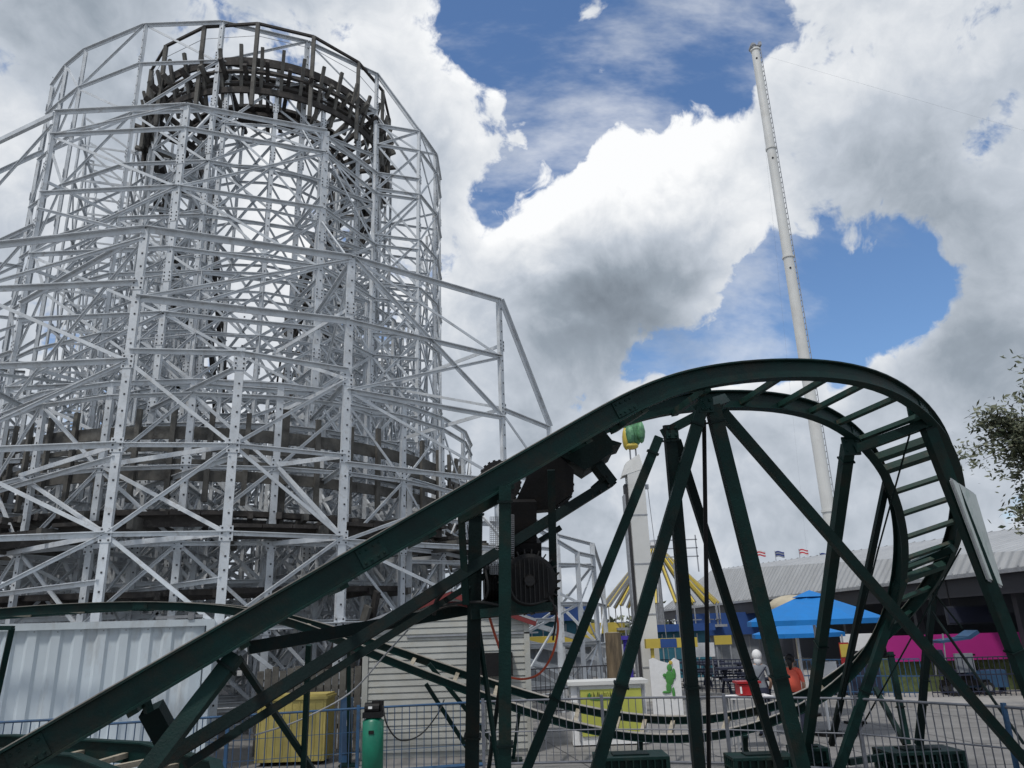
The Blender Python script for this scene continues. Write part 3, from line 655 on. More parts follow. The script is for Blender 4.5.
# sprocket wheels
def wheel(x, y, d, R, w, name):
    c = D(x, y, d); ax_ = rd; mb = MB(); mb.tube([c-ax_*w/2, c+ax_*w/2], R, 28); o = mb.build(name, M['iron'], KC)
    mb = MB().tube([c-ax_*(w/2+.03), c-ax_*(w/2-.01)], R*.28, 14)
    for k in range(6): a = k*math.pi/3; q = c+(lt*math.cos(a)+rd.cross(lt)*math.sin(a))*R*.55; mb.tube([q-ax_*(w/2+.012), q-ax_*(w/2-.01)], R*.12, 8)
    sub(mb, 'hub', M['black'], o, KC)
    mb = MB()
    for k in range(24): a = k*math.pi/12; v_ = lt*math.cos(a)+rd.cross(lt)*math.sin(a); mb.bar(c+v_*(R-.01), c+v_*(R+.012), .02, w*.5, ax_)
    sub(mb, 'teeth', M['iron'], o, KC)
wheel(550,484,7.3,.235,.06,'chain_sprocket'); wheel(500,482,7.2,.2,.05,'chain_sprocket')
prism(MB(), [(530,470),(560,457),(574,470),(573,492),(552,509),(528,511),(516,500)], 7.15, .2).build('gear_cover', M['black'], KC)
# gearbox column, mesh guard and finned motor
mb = MB().bar(D(521,500,7.1), D(521,562,7.1), .26, .24); mb.bar(D(521,540,7.1), D(521,566,7.1), .34, .3); mb.build('gearbox', M['black'], KC)
def mesh_guard(x0, y0, x1, y1, d):
    mb = MB(); nx = max(3, int((x1-x0)/1.6)); ny = int((y1-y0)/2.0)
    a = D(x0, y0, d); b = D(x1, y0, d); c = D(x0, y1, d); g = b-a; h = c-a
    for i in range(nx+1): mb.bar(a+g*i/nx, a+g*i/nx+h, .004)
    for j in range(ny+1): mb.bar(a+h*j/ny, a+h*j/ny+g, .005)
    mb.build('mesh_guard', M['galv'], KC)
mesh_guard(490,517,501,574,6.75); mesh_guard(508,515,514,572,6.8)
mc = D(528,583,6.9); axm = (rd*.95+V((.3,0,0))).normalized()
mb = MB().tube([mc-axm*.30, mc-axm*.26, mc+axm*.3], [.2, .235, .235], 24); mot = mb.build('motor', M['black'], KC)
mb = MB()
for k in range(26): a = k*2*math.pi/26; s_ = axm.cross(V((0,0,1))).normalized(); u_ = s_.cross(axm); v_ = s_*math.cos(a)+u_*math.sin(a); mb.bar(mc-axm*.24+v_*.25, mc+axm*.3+v_*.25, .012, .05, v_)
sub(mb, 'cooling_fins', M['iron'], mot, KC)
mb = MB(); s_ = axm.cross(V((0,0,1))).normalized(); u_ = s_.cross(axm)
for k in range(9): x_ = -.16+k*.04; hh = math.sqrt(.19**2-x_*x_); mb.bar(mc-axm*.315+s_*x_-u_*hh, mc-axm*.315+s_*x_+u_*hh, .008, .02, axm)
mb.tube([mc-axm*.31, mc-axm*.33], [.06, .045], 12)
sub(mb, 'fan_grille', M['iron'], mot, KC)
m2 = D(497,585,7.0); ax2 = V((1,.1,0)).normalized(); mb = MB().tube([m2-ax2*.12, m2+ax2*.15], .17, 20)
for k in range(8): mb.tube([m2+ax2*(-.11+k*.03), m2+ax2*(-.10+k*.03)], .195, 20)
mb.build('brake_drum', M['black'], KC)
mb = MB().bar(D(482,614,6.8), D(552,607,6.8), .5, .07); mb.bar(D(500,604,6.6), D(545,600,6.6), .05, .12); mb.build('motor_platform', M['green'], KC)
MB().box(D(548,602,6.75), (.1, .12, .12)).ball(D(542,596,6.7), .035, 8).ball(D(553,609,6.7), .04, 8).bar(D(540,598,6.7), D(556,612,6.7), .02).build('junction_box', M['iron'], KC)
def wire(pts, r, name, m):
    P = [D(*p) for p in pts]; Q = []
    for i in range(len(P)-1):
        p0 = P[max(i-1, 0)]; p1 = P[i]; p2 = P[i+1]; p3 = P[min(i+2, len(P)-1)]
        for k in range(6): t = k/6; Q.append(.5*((2*p1)+(p2-p0)*t+(2*p0-5*p1+4*p2-p3)*t*t+(3*p1-p0-3*p2+p3)*t**3))
    Q.append(P[-1]); return MB().tube(Q, r, 7)
wire([(536,590,6.6),(526,605,6.6),(512,608,6.6),(480,602,6.6),(446,605,6.6),(420,612,6.7)], .012, '', '').build('power_cable', M['rubber'], KC)
wire([(556,612,6.75),(558,630,6.7),(552,655,6.7),(540,673,6.8),(524,679,6.9),(508,677,6.9)], .010, '', '').build('hose', M['hose'], KC)
wire([(488,612,7.2),(494,632,7.2),(502,655,7.1),(508,670,7.0)], .013, '', '').build('hose', M['hose'], KC)
wire([(408,630,6.8),(385,655,6.8),(350,693,6.9),(300,720,6.6),(255,735,6.2)], .007, '', '').build('power_cable', M['galv'], KC)
wire([(434,614,6.8),(437,600,6.7),(445,590,6.6)], .02, '', '').build('hose', M['rubber'], KC)
wire([(440,606,6.7),(455,603,6.7),(476,608,6.8)], .016, '', '').build('hose', M['red'], KC)
# green frame at the far left edge
mb = MB(); mb.bar(D(-30,628,9), D(13,628,9), .07, .05); mb.bar(D(12,628,9), D(-4,700,9), .06, .06); mb.bar(D(-30,628,9), D(-34,700,9), .06); 
fr_ = mb.build('steel_frame', M['green']); tag(fr_, 'small green square steel frame cut off at the left edge beside the white container', 'frame')
# sign board fixed to the right hand leg
a = [D(951,480,8.72), D(974,495,9.4), D(1001,586,9.4), D(988,579,8.72)]
nrm = (a[1]-a[0]).cross(a[3]-a[0]).normalized()*.02
sb = MB().add([p-nrm for p in a]+[p+nrm for p in a], [(0,1,2,3),(7,6,5,4),(0,4,5,1),(1,5,6,2),(2,6,7,3),(3,7,4,0)]).build('sign_board', M['sign'])
tag(sb, 'weathered pale sign board seen edge-on, fixed high on the right leg of the green coaster', 'sign')
mb = MB()
for i in range(4):
    p0, p1 = a[i], a[(i+1) % 4]; mb.bar(p0, p1, .012, .045)
fo = mb.build('sign_frame', M['galv'], sb)
# green cribbing blocks
def crib(x, y, d, w, dp, h, label):
    p = D(x, y, d); t = thing('cribbing_block', (p.x, p.y, 0), label, 'footing block', 'green footing blocks under the coaster legs'); mb = MB(); n = 4
    mb.box((p.x, p.y, h-.02), (w, dp, .04)); mb.box((p.x, p.y, .03), (w, dp, .05)); mb.box((p.x, p.y, h/2), (w, dp, .02)); mb.box((p.x, p.y, h/2), (w-.12, dp-.12, h-.05))
    nx = int(w/.11); ny = max(2, int(dp/.11))
    for i in range(nx+1):
        for sy in (-1, 1): mb.box((p.x-w/2+.012+(w-.024)*i/nx, p.y+sy*(dp/2-.03), h/2), (.018, .06, h-.06))
    for i in range(ny+1):
        for sx in (-1, 1): mb.box((p.x+sx*(w/2-.03), p.y-dp/2+.012+(dp-.024)*i/ny, h/2), (.06, .018, h-.06))
    mb.build('block', M['green'], t); MB().box((p.x, p.y, h+.012), (w*.5, dp*.5, .02)).build('shim_plate', M['greend'], t)
crib(630,757,11.8, 1.1, .7, .36, 'green ribbed footing block left of the others, below the yellow booth')
crib(760,760,11.6, .95, .6, .32, 'green ribbed footing block in the middle, below the red cooler')
crib(808,752,11.8, .5, .5, .38, 'narrow green ribbed footing block just under the leg right of the middle one')
crib(920,764,11.7, 1.1, .7, .30, 'green ribbed footing block furthest right, under the thin dark leg')

for t in (2.2, 4.7, 7.4, 10.6, 13.2, 16.1, 19.0, 21.5):
    for sd_ in (-1, 1):
        c, L_, u = kframe(t); dv = L_.cross(u); p = c+L_*sd_*GA/2; mb = MB()
        mb.bar(p-dv*.11, p+dv*.11, .05, .15, u)
        for a_ in (-.08, -.03, .03, .08):
            for b_ in (-.045, .045): mb.ball(p+dv*a_+u*b_-L_*.028, .011, 6); mb.ball(p+dv*a_+u*b_+L_*.028, .011, 6)
        mb.build('splice_plate', M['green'], KC)

MB().box(D(513,590,6.6), (.07,.01,.05)).build('name_plate', M['galv'], KC)
wire([(516,560,6.9),(509,578,6.6),(515,598,6.55),(530,604,6.5),(548,600,6.6)], .008, '', '').build('power_cable', M['rubber'], KC)
wire([(538,560,6.9),(551,575,6.7),(549,596,6.6),(556,612,6.6),(553,640,6.7)], .009, '', '').build('power_cable', M['rubber'], KC)
wire([(483,560,6.7),(488,590,6.6),(478,604,6.7),(450,606,6.8),(432,612,6.8)], .01, '', '').build('power_cable', M['rubber'], KC)
# ------------------------------------------------------------------ ground
def sheet(name, pts, z, m, th=0):
    n = len(pts)
    if th: mb = MB().add([(x, y, z-th) for x, y in pts]+[(x, y, z) for x, y in pts], [tuple(reversed(range(n))), tuple(range(n, 2*n))]+[(i, (i+1) % n, (i+1) % n+n, i+n) for i in range(n)])
    else: mb = MB().add([(x, y, z) for x, y in pts], [tuple(range(n))])
    return tag(mb.build(name, m), kind='structure')
sheet('ground', [(-900,-60),(900,-60),(900,1500),(-900,1500)], 0, M['asphalt'])
sheet('path', [(-1,13.2),(14,7.5),(30,7.5),(30,19.5),(12.9,19.3),(7.5,23.6),(4,40),(-1,40)], .004, M['concrete'])
sheet('pavement', [(12.9,19.4),(30,19.4),(30,60),(4.6,60),(4.6,40),(7.7,23.8)], .12, M['kerb'], .12)
# ------------------------------------------------------------------ white container at left
t = thing('white_container', (-5.75, 14.9, 0), 'big white corrugated shipping container behind the blue fence at left', 'container')
x0, x1 = -11.85, -5.75; y0, y1 = 14.9, 17.3; H = 2.62
MB().box(((x0+x1)/2, (y0+y1)/2+.05, 1.35), (x1-x0-.1, y1-y0-.14, 2.4)).build('body', M['cont'], t)
mb = MB(); x = x0+.1; prof = []
while x < x1-.35: prof += [(x, 0), (x+.13, 0), (x+.18, -.045), (x+.31, -.045)]; x += .36
prof.append((x1-.1, 0)); vs = [(px_, y0+.03+q, z) for z in (.2, 2.5) for px_, q in prof]; n = len(prof)
mb.add(vs, [(i, i+1, i+1+n, i+n) for i in range(n-1)]); mb.build('corrugated_side', M['cont'], t)
mb = MB()
for z, h in ((2.56, .12), (.12, .16)): 
    for y in (y0, y1): mb.box(((x0+x1)/2, y, z), (x1-x0, .1, h))
for x in (x0, x1):
    for y in (y0, y1): mb.box((x, y, 1.34), (.14, .14, 2.55))
    for z in (2.56, .12): mb.box((x, (y0+y1)/2, z), (.1, y1-y0-.14, .11))
mb.build('frame', M['cont'], t); MB().box(((x0+x1)/2, (y0+y1)/2, 2.6), (x1-x0-.05, y1-y0-.05, .02)).build('roof', M['cont'], t)
MB().bar((-6.1, y0-.02, 2.62), (-6.1, y0-.02, 2.74), .1).bar((-6.7, y0, 2.66), (-5.9, y0, 2.68), .05).build('pipe_fitting', M['galv'], t)
t.rotation_euler = (0, 0, math.radians(20))
rq = random.Random(4); mb = MB()
for k in range(16):
    x = x0+.3+k*.36; mb.box((x+.065, y0-.012, 2.47+rq.uniform(-.01,.01)), (.02,.012,.02))
mb.build('rivets', M['galv'], t)
# gray timber fence and steps behind, between the container and the shed
t = tag(MB().build('x', M['wood']) if False else None, None) if False else None
fx = thing('plank_fence', (-4.4, 16.9, 0), 'tall weathered gray plank fence between the white container and the cream shed', 'fence')
mb = MB(); 
for k in range(17): x = -5.4+k*.155; mb.box((x, 16.9, .8+.04*(k % 3)), (.13, .03, 1.6))
mb.build('planks', M['wood'], fx); MB().box((-4.15, 16.95, .5), (2.7, .04, .09)).box((-4.15, 16.95, 1.25), (2.7, .04, .09)).build('fence_rail', M['wood'], fx)
# ------------------------------------------------------------------ cream shed
sh = thing('siding_shed', (-1.9, 17, 0), 'small cream clapboard shed with a low red trimmed gable, under the lift', 'shed')
sx0, sx1, sy0, sy1 = -3.05, .12, 16.0, 18.6; eh = 2.42; rhh = 2.92; rxm = -1.35
mb = MB().add([(sx0,sy0,0),(sx1,sy0,0),(sx1,sy0,eh),(rxm,sy0,rhh),(sx0,sy0,eh),(sx0,sy1,0),(sx1,sy1,0),(sx1,sy1,eh),(rxm,sy1,rhh),(sx0,sy1,eh)],
   [(0,1,2,3,4),(5,9,8,7,6),(0,4,9,5),(1,6,7,2),(0,5,6,1)]); mb.build('wall', M['siding'], sh)
mb = MB(); z = .1
while z < 2.85:
    if z < eh: a, b = sx0, sx1
    else: f = (z+.1-eh)/(rhh-eh); a = sx0+(rxm-sx0)*f; b = sx1+(rxm-sx1)*f
    if b-a > .2: mb.hexa([(a,sy0-.03,z),(b,sy0-.03,z),(b,sy0-.002,z),(a,sy0-.002,z),(a,sy0-.012,z+.112),(b,sy0-.012,z+.112),(b,sy0-.002,z+.112),(a,sy0-.002,z+.112)])
    if z < eh: mb.hexa([(sx0-.03,sy0,z),(sx0-.002,sy0,z),(sx0-.002,sy1,z),(sx0-.03,sy1,z),(sx0-.012,sy0,z+.112),(sx0-.002,sy0,z+.112),(sx0-.002,sy1,z+.112),(sx0-.012,sy1,z+.112)])
    z += .118
mb.build('clapboards', M['siding'], sh)
for sx in (sx0-.01, sx1): MB().box((sx, sy0-.035, eh/2), (.11, .04, eh)).build('corner_board', M['siding'], sh)
for e_ in ((sx0-.2, eh-.06), (sx1+.2, eh-.06)):
    MB().bar((e_[0], sy0-.12, e_[1]), (rxm, sy0-.12, rhh+.05), .05, .13).build('barge_board', M['red'], sh)
    MB().bar((e_[0], (sy0+sy1)/2, e_[1]+.05), (rxm, (sy0+sy1)/2, rhh+.13), sy1-sy0+.3, .05).build('roof_slope', M['galv'], sh)
MB().box((-.55, sy0-.15, 1.62), (.75, .3, .42)).build('air_conditioner', M['black'], sh)
MB().box((-.95, sy0-.04, 2.18), (2.6, .03, .03)).build('conduit', M['galv'], sh)
MB().tube([(-.75, sy0-.06, 1.4), (-.75, sy0-.06, .1)], .03).build('drain_pipe', M['galv'], sh)
# ------------------------------------------------------------------ yellow bin
p = D(296, 725, 14.6); yb = thing('yellow_cabinet', (p.x, p.y, 0), 'yellow sheet metal cabinet with rounded lid behind the blue fence', 'cabinet')
mb = MB().box((p.x, p.y, .6), (1.28, .7, 1.06)); 
for k in range(9): mb.box((p.x-.58+k*.145, p.y-.355, .6), (.02, .012, 1.0))
mb.build('body', M['yellow'], yb); mb = MB().box((p.x, p.y, 1.15), (1.34, .76, .05)).box((p.x, p.y, 1.19), (1.28, .7, .04)); mb.build('lid', M['yellow'], yb)
for dx in (-.5, .5): MB().box((p.x+dx, p.y, .035), (.12, .5, .07)).build('foot', M['black'], yb)
p = D(346, 735, 14.3); bb = thing('blue_switch_cabinet', (p.x, p.y, 0), 'narrow blue upright cabinet between the yellow cabinet and the green compressor', 'cabinet')
MB().box((p.x, p.y, .58), (.2, .2, 1.1)).build('body', M['blue'], bb); MB().box((p.x, p.y-.105, .62), (.14, .012, .9)).build('door', M['blued'], bb); MB().box((p.x+.04, p.y-.12, .7), (.02, .02, .1)).build('handle', M['galv'], bb)
# ------------------------------------------------------------------ green compressor
p = D(373, 735, 12.0); gc = thing('air_compressor', (p.x, p.y, 0), 'upright green air compressor tank with a black motor on top', 'compressor')
MB().tube([(p.x,p.y,.12),(p.x,p.y,.16),(p.x,p.y,.95),(p.x,p.y,1.0)], [.10,.165,.165,.10], 20).build('tank', M['tank'], gc, True)
MB().box((p.x, p.y, 1.04), (.3, .26, .08)).tube([(p.x-.13,p.y,1.13),(p.x+.1,p.y,1.13)], .09, 14).box((p.x+.04,p.y,1.19),(.12,.1,.1)).build('motor', M['black'], gc)
MB().tube([(p.x+.13,p.y-.02,1.06),(p.x+.13,p.y-.02,1.24)], .035, 10).build('air_filter', M['black'], gc)
for dx, dy in ((-.1,-.08),(.1,-.08),(0,.12)): MB().box((p.x+dx, p.y+dy, .07), (.03, .03, .14)).build('foot', M['black'], gc)
MB().box((p.x, p.y-.165, .8), (.08, .02, .05)).build('pressure_switch', M['black'], gc)
MB().box((p.x-.03, p.y-.132, 1.15), (.06, .004, .035)).build('label_plate', M['whitec'], gc)
hz = wire([(383,705,11.9),(387,725,11.8),(400,740,11.9),(420,735,12.3),(437,715,13),(444,700,14)], .012, '', '').build('air_hose', M['rubber']); tag(hz, 'black air hose looping from the green compressor towards the cream shed', 'hose')
# ------------------------------------------------------------------ fences
def panel(p, q, h, kind, label, k):
    p = V((*p, 0)); q = V((*q, 0)); t = thing('barrier_fence', tuple(p), label, 'fence panel', 'low metal barrier fence panels'); d = (q-p); Ln = d.length; d.normalize()
    zt = h; zb = .14; mf = M['blue'] if kind == 'blue' else M['galvd']
    MB().tube([p+V((0,0,zt)), q+V((0,0,zt))], .018, 8).build('top_rail', mf, t); MB().tube([p+V((0,0,zb)), q+V((0,0,zb))], .02 if kind != 'blue' else .033, 8).build('bottom_rail', mf, t)
    if kind != 'blue': MB().tube([p+V((0,0,.62)), q+V((0,0,.62))], .012, 6).build('middle_rail', mf, t)
    kp = 'blue' if kind == 'blue' or 'blue post' in label else 'galvd'; MB().bar(p+d*.02, p+d*.02+V((0,0,zt+.05)), .05, .05).build('fence_post', M[kp], t)
    n = int(Ln/.115); mb = MB()
    for i in range(1, n): x = p+d*(Ln*i/n); mb.bar(x+V((0,0,zb)), x+V((0,0,zt)), .012)
    mb.build('balusters', M['galvd'] if kind != 'blue' else M['blued'], t)
    if kind == 'blue': 
        mb = MB()
        for z in (.45, .75): mb.bar(p+V((0,0,z)), q+V((0,0,z)), .008)
        mb.build('wire', M['blue'], t)
FP = [((-13.2,11.3),(-11,11.55)),((-11,11.55),(-8.8,11.8)),((-8.8,11.8),(-6.6,12.2)),((-6.6,12.2),(-4.6,12.9)),((-4.6,12.9),(-2.7,13.5)),((-2.7,13.5),(-.7,14.0)),((-.7,14.0),(1.3,13.9)),((1.3,13.9),(3.2,13.3))]
LB = ['outermost blue barrier panel at the far left before the white container','blue barrier panel before the left part of the white container','blue barrier panel before the right part of the white container','blue barrier panel between the container and the yellow cabinet','blue barrier panel in front of the yellow cabinet','blue barrier panel in front of the cream shed','barrier panel in front of the yellow booth','barrier panel between the yellow booth and the red cooler']
for i, (p, q) in enumerate(FP): panel(p, q, 1.2 if i < 3 else 1.1, 'blue' if i < 6 else 'g', LB[i], i)
FR = [((3.2,13.3),(4.6,12.3)),((4.6,12.3),(5.7,10.9)),((5.7,10.9),(6.2,9.6)),((6.2,9.6),(7.9,8.2))]
FR = [((3.2,13.3),(4.9,12.3)),((4.9,12.3),(6.05,10.55)),((6.05,10.55),(6.75,8.9)),((6.75,8.9),(7.4,7.2))]
LR = ['gray barrier panel in front of the blue umbrella','gray barrier panel below the spiral drop, before the cart','gray barrier panel right of the spiral drop with a blue post','gray barrier panel nearest the right edge']
for i, (p, q) in enumerate(FR): panel(p, q, 1.1, 'g', LR[i], i)
# ------------------------------------------------------------------ drop tower
b = Hh(830, 520, 52); bx, by = b.x, b.y; dt = thing('drop_tower', (bx, by, 0), 'very tall slender white tower mast rising behind the long shed', 'tower')
tp = Hh(755, 50, 52); Ht = tp.z
secs = 5; mb_all = []
for k in range(secs):
    z0 = Ht*k/secs; z1 = Ht*(k+1)/secs; w0 = .41-.11*k/secs; w1 = .41-.11*(k+1)/secs
    MB().tube([(bx,by,z0),(bx,by,z1-.02)], [w0, w1], 20).build('mast_section', M['towerw'], dt, False)
    MB().tube([(bx,by,z1-.12),(bx,by,z1+.02)], w1+.06, 20).build('flange', M['towerw'], dt)
    MB().tube([(bx-.1,by-w1-.02,z1-1.0),(bx-.1,by-w1+.05,z1-1.0)], .07, 10).build('porthole', M['bolt'], dt)
mb = MB(); z = 2
while z < Ht: mb.bar((bx+.45-.11*z/Ht, by-.2, z), (bx+.45-.11*z/Ht, by+.25, z), .035); z += .42
for dy in (-.2, .25): mb.bar((bx+.45, by+dy, 1), (bx+.34, by+dy, Ht), .04)
mb.build('ladder', M['galv'], dt)
MB().box((bx, by, Ht+.2), (.6, .6, .08)).tube([(bx-.2,by-.3,Ht+.25),(bx-.2,by+.3,Ht+.25)], .2, 14).box((bx+.4, by, Ht+.5), (.2, .3, .3)).build('head', M['galv'], dt)
for (gx, gy) in ((75, 30), (40, 110)):
    w_ = MB().tube([(bx,by,Ht-.3),(gx,gy,2)], .004, 5).build('guy_wire', M['galv'], dt)
# ------------------------------------------------------------------ long shelter at right
EDG = V((-.105, 1, 0)).normalized()
sx = thing('long_shelter', (13.5, 22, 0), 'long low pavilion with a pale corrugated metal roof and dark open side', 'pavilion')
e0 = D(1024, 573, 21.0); e0.z = 3.42; e0 -= EDG*7; e1_ = e0+EDG*43; e1_.z = 3.30
r0_ = D(1024, 529, 27); r1_ = D(712, 571, 49); rdir = (r1_-r0_); r0_ = r0_-rdir*.45
nb = V((14,3,0))
MR = corrugated('corrugated_roof', (.36,.37,.38), tuple(EDG), .42, .035, .5, (.25,.25,.25))
mb = MB(); up3 = V((0,0,.06)); mb.hexa([e0, e1_, r1_, r0_, e0+up3, e1_+up3, r1_+up3, r0_+up3]); mb.build('roof', MR, sx)
mb = MB(); q0 = r0_+V((9,2,-1.8)); q1 = r1_+V((9,2,-1.8)); mb.hexa([r0_, r1_, q1, q0, r0_+up3, r1_+up3, q1+up3, q0+up3]); mb.build('roof', MR, sx)
mb = MB(); 
for s_ in range(60):
    f = s_/60; a = e0.lerp(e1_, f)+up3*1.2; b_ = r0_.lerp(r1_, f)+up3*1.2; mb.bar(a, b_, .035, .05)
mb.build('roof_seams', M['galv'], sx)
nrm = V((1, .105, 0)).normalized()
mb = MB().bar(e0+nrm*.1-V((0,0,.32)), e1_+nrm*.1-V((0,0,.32)), .1, .6); mb.build('fascia', M['fasciad'], sx)
MB().bar(e0-nrm*.06-V((0,0,.02)), e1_-nrm*.06-V((0,0,.02)), .12, .1).build('gutter', M['galv'], sx)
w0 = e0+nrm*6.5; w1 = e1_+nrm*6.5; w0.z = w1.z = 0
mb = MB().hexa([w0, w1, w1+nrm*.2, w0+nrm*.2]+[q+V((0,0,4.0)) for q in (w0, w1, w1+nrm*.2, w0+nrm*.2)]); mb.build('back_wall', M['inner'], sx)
for k in range(9):
    p = e0+EDG*(3.2+k*4.9)+nrm*.5; zt = 3.2; pp = MB().bar((p.x, p.y, .12), (p.x, p.y, zt), .22).build('column', M['fasciad'], sx)
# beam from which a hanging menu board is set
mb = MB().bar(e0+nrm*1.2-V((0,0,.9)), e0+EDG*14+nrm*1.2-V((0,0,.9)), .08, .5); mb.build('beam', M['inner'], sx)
# magenta banner, hedge, railing, blue counter inside
def wallbox(name, a, b, th, z0, z1, m, label=None, cat=None, parent=None, group=None):
    a = V((*a, 0)); b = V((*b, 0)); n_ = (b-a).normalized().cross(V((0,0,1)))*th; mb = MB().hexa([a+V((0,0,z0)), b+V((0,0,z0)), b+n_+V((0,0,z0)), a+n_+V((0,0,z0)), a+V((0,0,z1)), b+V((0,0,z1)), b+n_+V((0,0,z1)), a+n_+V((0,0,z1))])
    o = mb.build(name, m, parent)
    if label: tag(o, label, cat, group)
    return o
wallbox('banner', (11.0, 24.6), (17.2, 23.6), .05, .98, 1.72, M['pink'], 'plain magenta banner stretched along the pavilion behind the cart', 'banner')
for k in range(1): wallbox('hedge', (10.6, 25.6), (18, 24.6), .8, .1, 1.05, M['hedge'], 'low olive green hedge under the magenta banner', 'hedge')
def railing(a, b, h, m, label, sp=.13):
    a = V((*a, .12)); b = V((*b, .12)); t = thing('iron_railing', tuple(a), label, 'railing', 'railings along the pavilion'); d = b-a; n = int(d.length/sp); mb = MB()
    for i in range(n+1): q = a+d*i/n; mb.bar(q, q+V((0,0,h)), .018)
    mb.build('balusters', m, t); mb = MB()
    for z in (.12, h*.55, h): mb.bar(a+V((0,0,z)), b+V((0,0,z)), .03)
    mb.build('rail', m, t)
railing((11.3,22.9), (17,21.9), 1.0, M['navy'], 'dark iron railing along the pavilion behind the cart')
railing((7.8,25.2), (11.1,22.9), 1.0, M['blue'], 'dark blue railing between the umbrella and the cart')
railing((3.0,30), (7.4,26), 1.0, M['navy'], 'dark railing behind the two people')
for (a, b, z0, z1, m, l, c_) in (((12.6,23.6),(13.6,23.4),.3,.75,'blue','dark blue bench seat left of the cart','bench'),((14.6,23.2),(17.2,22.7),.25,.8,'navy','long navy counter right of the cart with pale marks','counter'),((9.2,24.9),(10.6,24.4),.15,.95,'navy','dark blue counter behind the spiral drop','counter')):
    o = wallbox('counter' if c_ == 'counter' else 'bench', a, b, .4, z0, z1, M[m]); tag(o, l, c_)
    a3 = V((*a, 0)); b3 = V((*b, 0))
    mb = MB().bar(a3.lerp(b3, .5)-V((0,.03,-z1+.1)), a3.lerp(b3, .95)-V((0,.03,-z1+.1)), .02, .06); mb.build('pale_stripe', M['grey'], o)
    mb = MB()
    for f in (.08, .92): q = a3.lerp(b3, f); mb.box((q.x+.1, q.y+.15, (z0+.12)/2+.06), (.08, .25, z0-.1 if z0 > .2 else .05))
    mb.build('leg', M['navy'], o)
mb = MB().box((14.1, 25.2, 2.25), (1.6, .06, .55)); o = mb.build('menu_board', M['inner']); tag(o, 'faint dark rectangular board hanging in the shade above the magenta banner', 'board')
mb = MB().box((14.1, 25.16, 2.25), (1.5, .01, .45)); mb.build('panel', M['navy'], o); mb = MB()
for dx in (-.6, .6): mb.bar((14.1+dx, 25.2, 2.5), (14.1+dx, 25.2, 3.6), .03)
mb.build('hanger', M['black'], o)
# flags on the ridge
for i, (x, y, l, cols) in enumerate(((757,559,'leftmost small flag on the shed roof, red and white striped',('flagw','flagr')),(776,560,'second small flag from the left on the shed roof, dark blue',('flagb','grey')),(800,558,'third small flag on the shed roof, red and white with a blue corner',('flagr','flagw')),(821,562,'rightmost small flag on the shed roof, dark blue beside the tower',('flagb','grey')))):
    p = D(x, y, 47); t = thing('flag', tuple(p), l, 'flag', 'small flags on the shed roof'); MB().tube([p-V((0,0,.6)), p+V((0,0,.55))], .02, 6).build('flag_pole', M['galv'], t)
    vs = []; fs = []; mi = 0; mb = MB()
    for r_ in range(4):
        vs = []
        for c_ in range(7): 
            for e in (0, 1): vs.append(p+V((.02+c_*.09, .05*math.sin(c_*1.1), .5-(r_+e)*.085+.05*math.sin(c_*.9))))
        mb.add(vs, [(2*k, 2*k+1, 2*k+3, 2*k+2) for k in range(6)], r_ % 2)
        mb.add([q+V((0,.012,0)) for q in vs], [(2*k, 2*k+2, 2*k+3, 2*k+1) for k in range(6)], r_ % 2)
    mb.build('cloth', [M[cols[0]], M[cols[1]]], t)
# ------------------------------------------------------------------ umbrellas
def umbrella(x, y, d, R, zt, drop, label, mtop='bluec'):
    p = D(x, y, d); t = thing('patio_umbrella', (p.x, p.y, 0), label, 'umbrella', 'blue umbrellas'); n = 8; mb = MB(); 
    top = V((p.x, p.y, zt)); ringm = []; 
    for j, (f, dz) in enumerate(((.22, .16*drop), (.6, .55*drop), (1, drop))):
        for k in range(n*4):
            a = 2*math.pi*k/(n*4)+.2; sc = math.cos(math.pi/n)/math.cos(((a-.2) % (2*math.pi/n))-math.pi/n); sag = 0 if j < 2 else 0
            ringm.append(top+V((math.cos(a)*R*f*sc, math.sin(a)*R*f*sc, -dz-.03*math.cos(n*(a-.2))*f*0)))
    N4 = n*4; vs = [top]+ringm; fs = [(0, 1+k, 1+(k+1) % N4) for k in range(N4)]
    for j in range(2): fs += [(1+j*N4+k, 1+(j+1)*N4+k, 1+(j+1)*N4+(k+1) % N4, 1+j*N4+(k+1) % N4) for k in range(N4)]
    mb.add(vs, fs); mb.add([v-V((0,0,.012)) for v in vs], fs)
    cn = mb.build('canopy', M[mtop], t)
    mb = MB(); 
    for k in range(N4): a = ringm[2*N4+k]; b = ringm[2*N4+(k+1) % N4]; mb.bar(a-V((0,0,.05)), b-V((0,0,.05)), .01, .1)
    sub(mb, 'valance', M[mtop], cn, t)
    mb = MB()
    for k in range(10): a = 2*math.pi*k/10; b = a+.628; mb.add([top+V((0,0,.07)), top+V((math.cos(a)*R*.27, math.sin(a)*R*.27, -.14*drop)), top+V((math.cos(b)*R*.27, math.sin(b)*R*.27, -.14*drop))], [(0,1,2)])
    sub(mb, 'vent_cap', M[mtop], cn, t)
    MB().tube([(p.x, p.y, .0), (p.x, p.y, zt)], .03, 10).build('pole', M['whitec'], t)
    for k in range(n): a = 2*math.pi*k/n+.2; MB().bar(top+V((0,0,-.06)), top+V((math.cos(a)*R*.97, math.sin(a)*R*.97, -drop-.02)), .02).build('rib', M['galv'], t)
    MB().tube([(p.x, p.y, 0), (p.x, p.y, .06), (p.x, p.y, .1)], [.3, .3, .08], 16).build('base', M['black'], t)
umbrella(812,610,16.3,1.42,2.78,.54,'large bright blue patio umbrella in front of the pavilion')
umbrella(797,634,19.5,1.15,2.22,.28,'lower blue umbrella partly hidden behind the larger one')
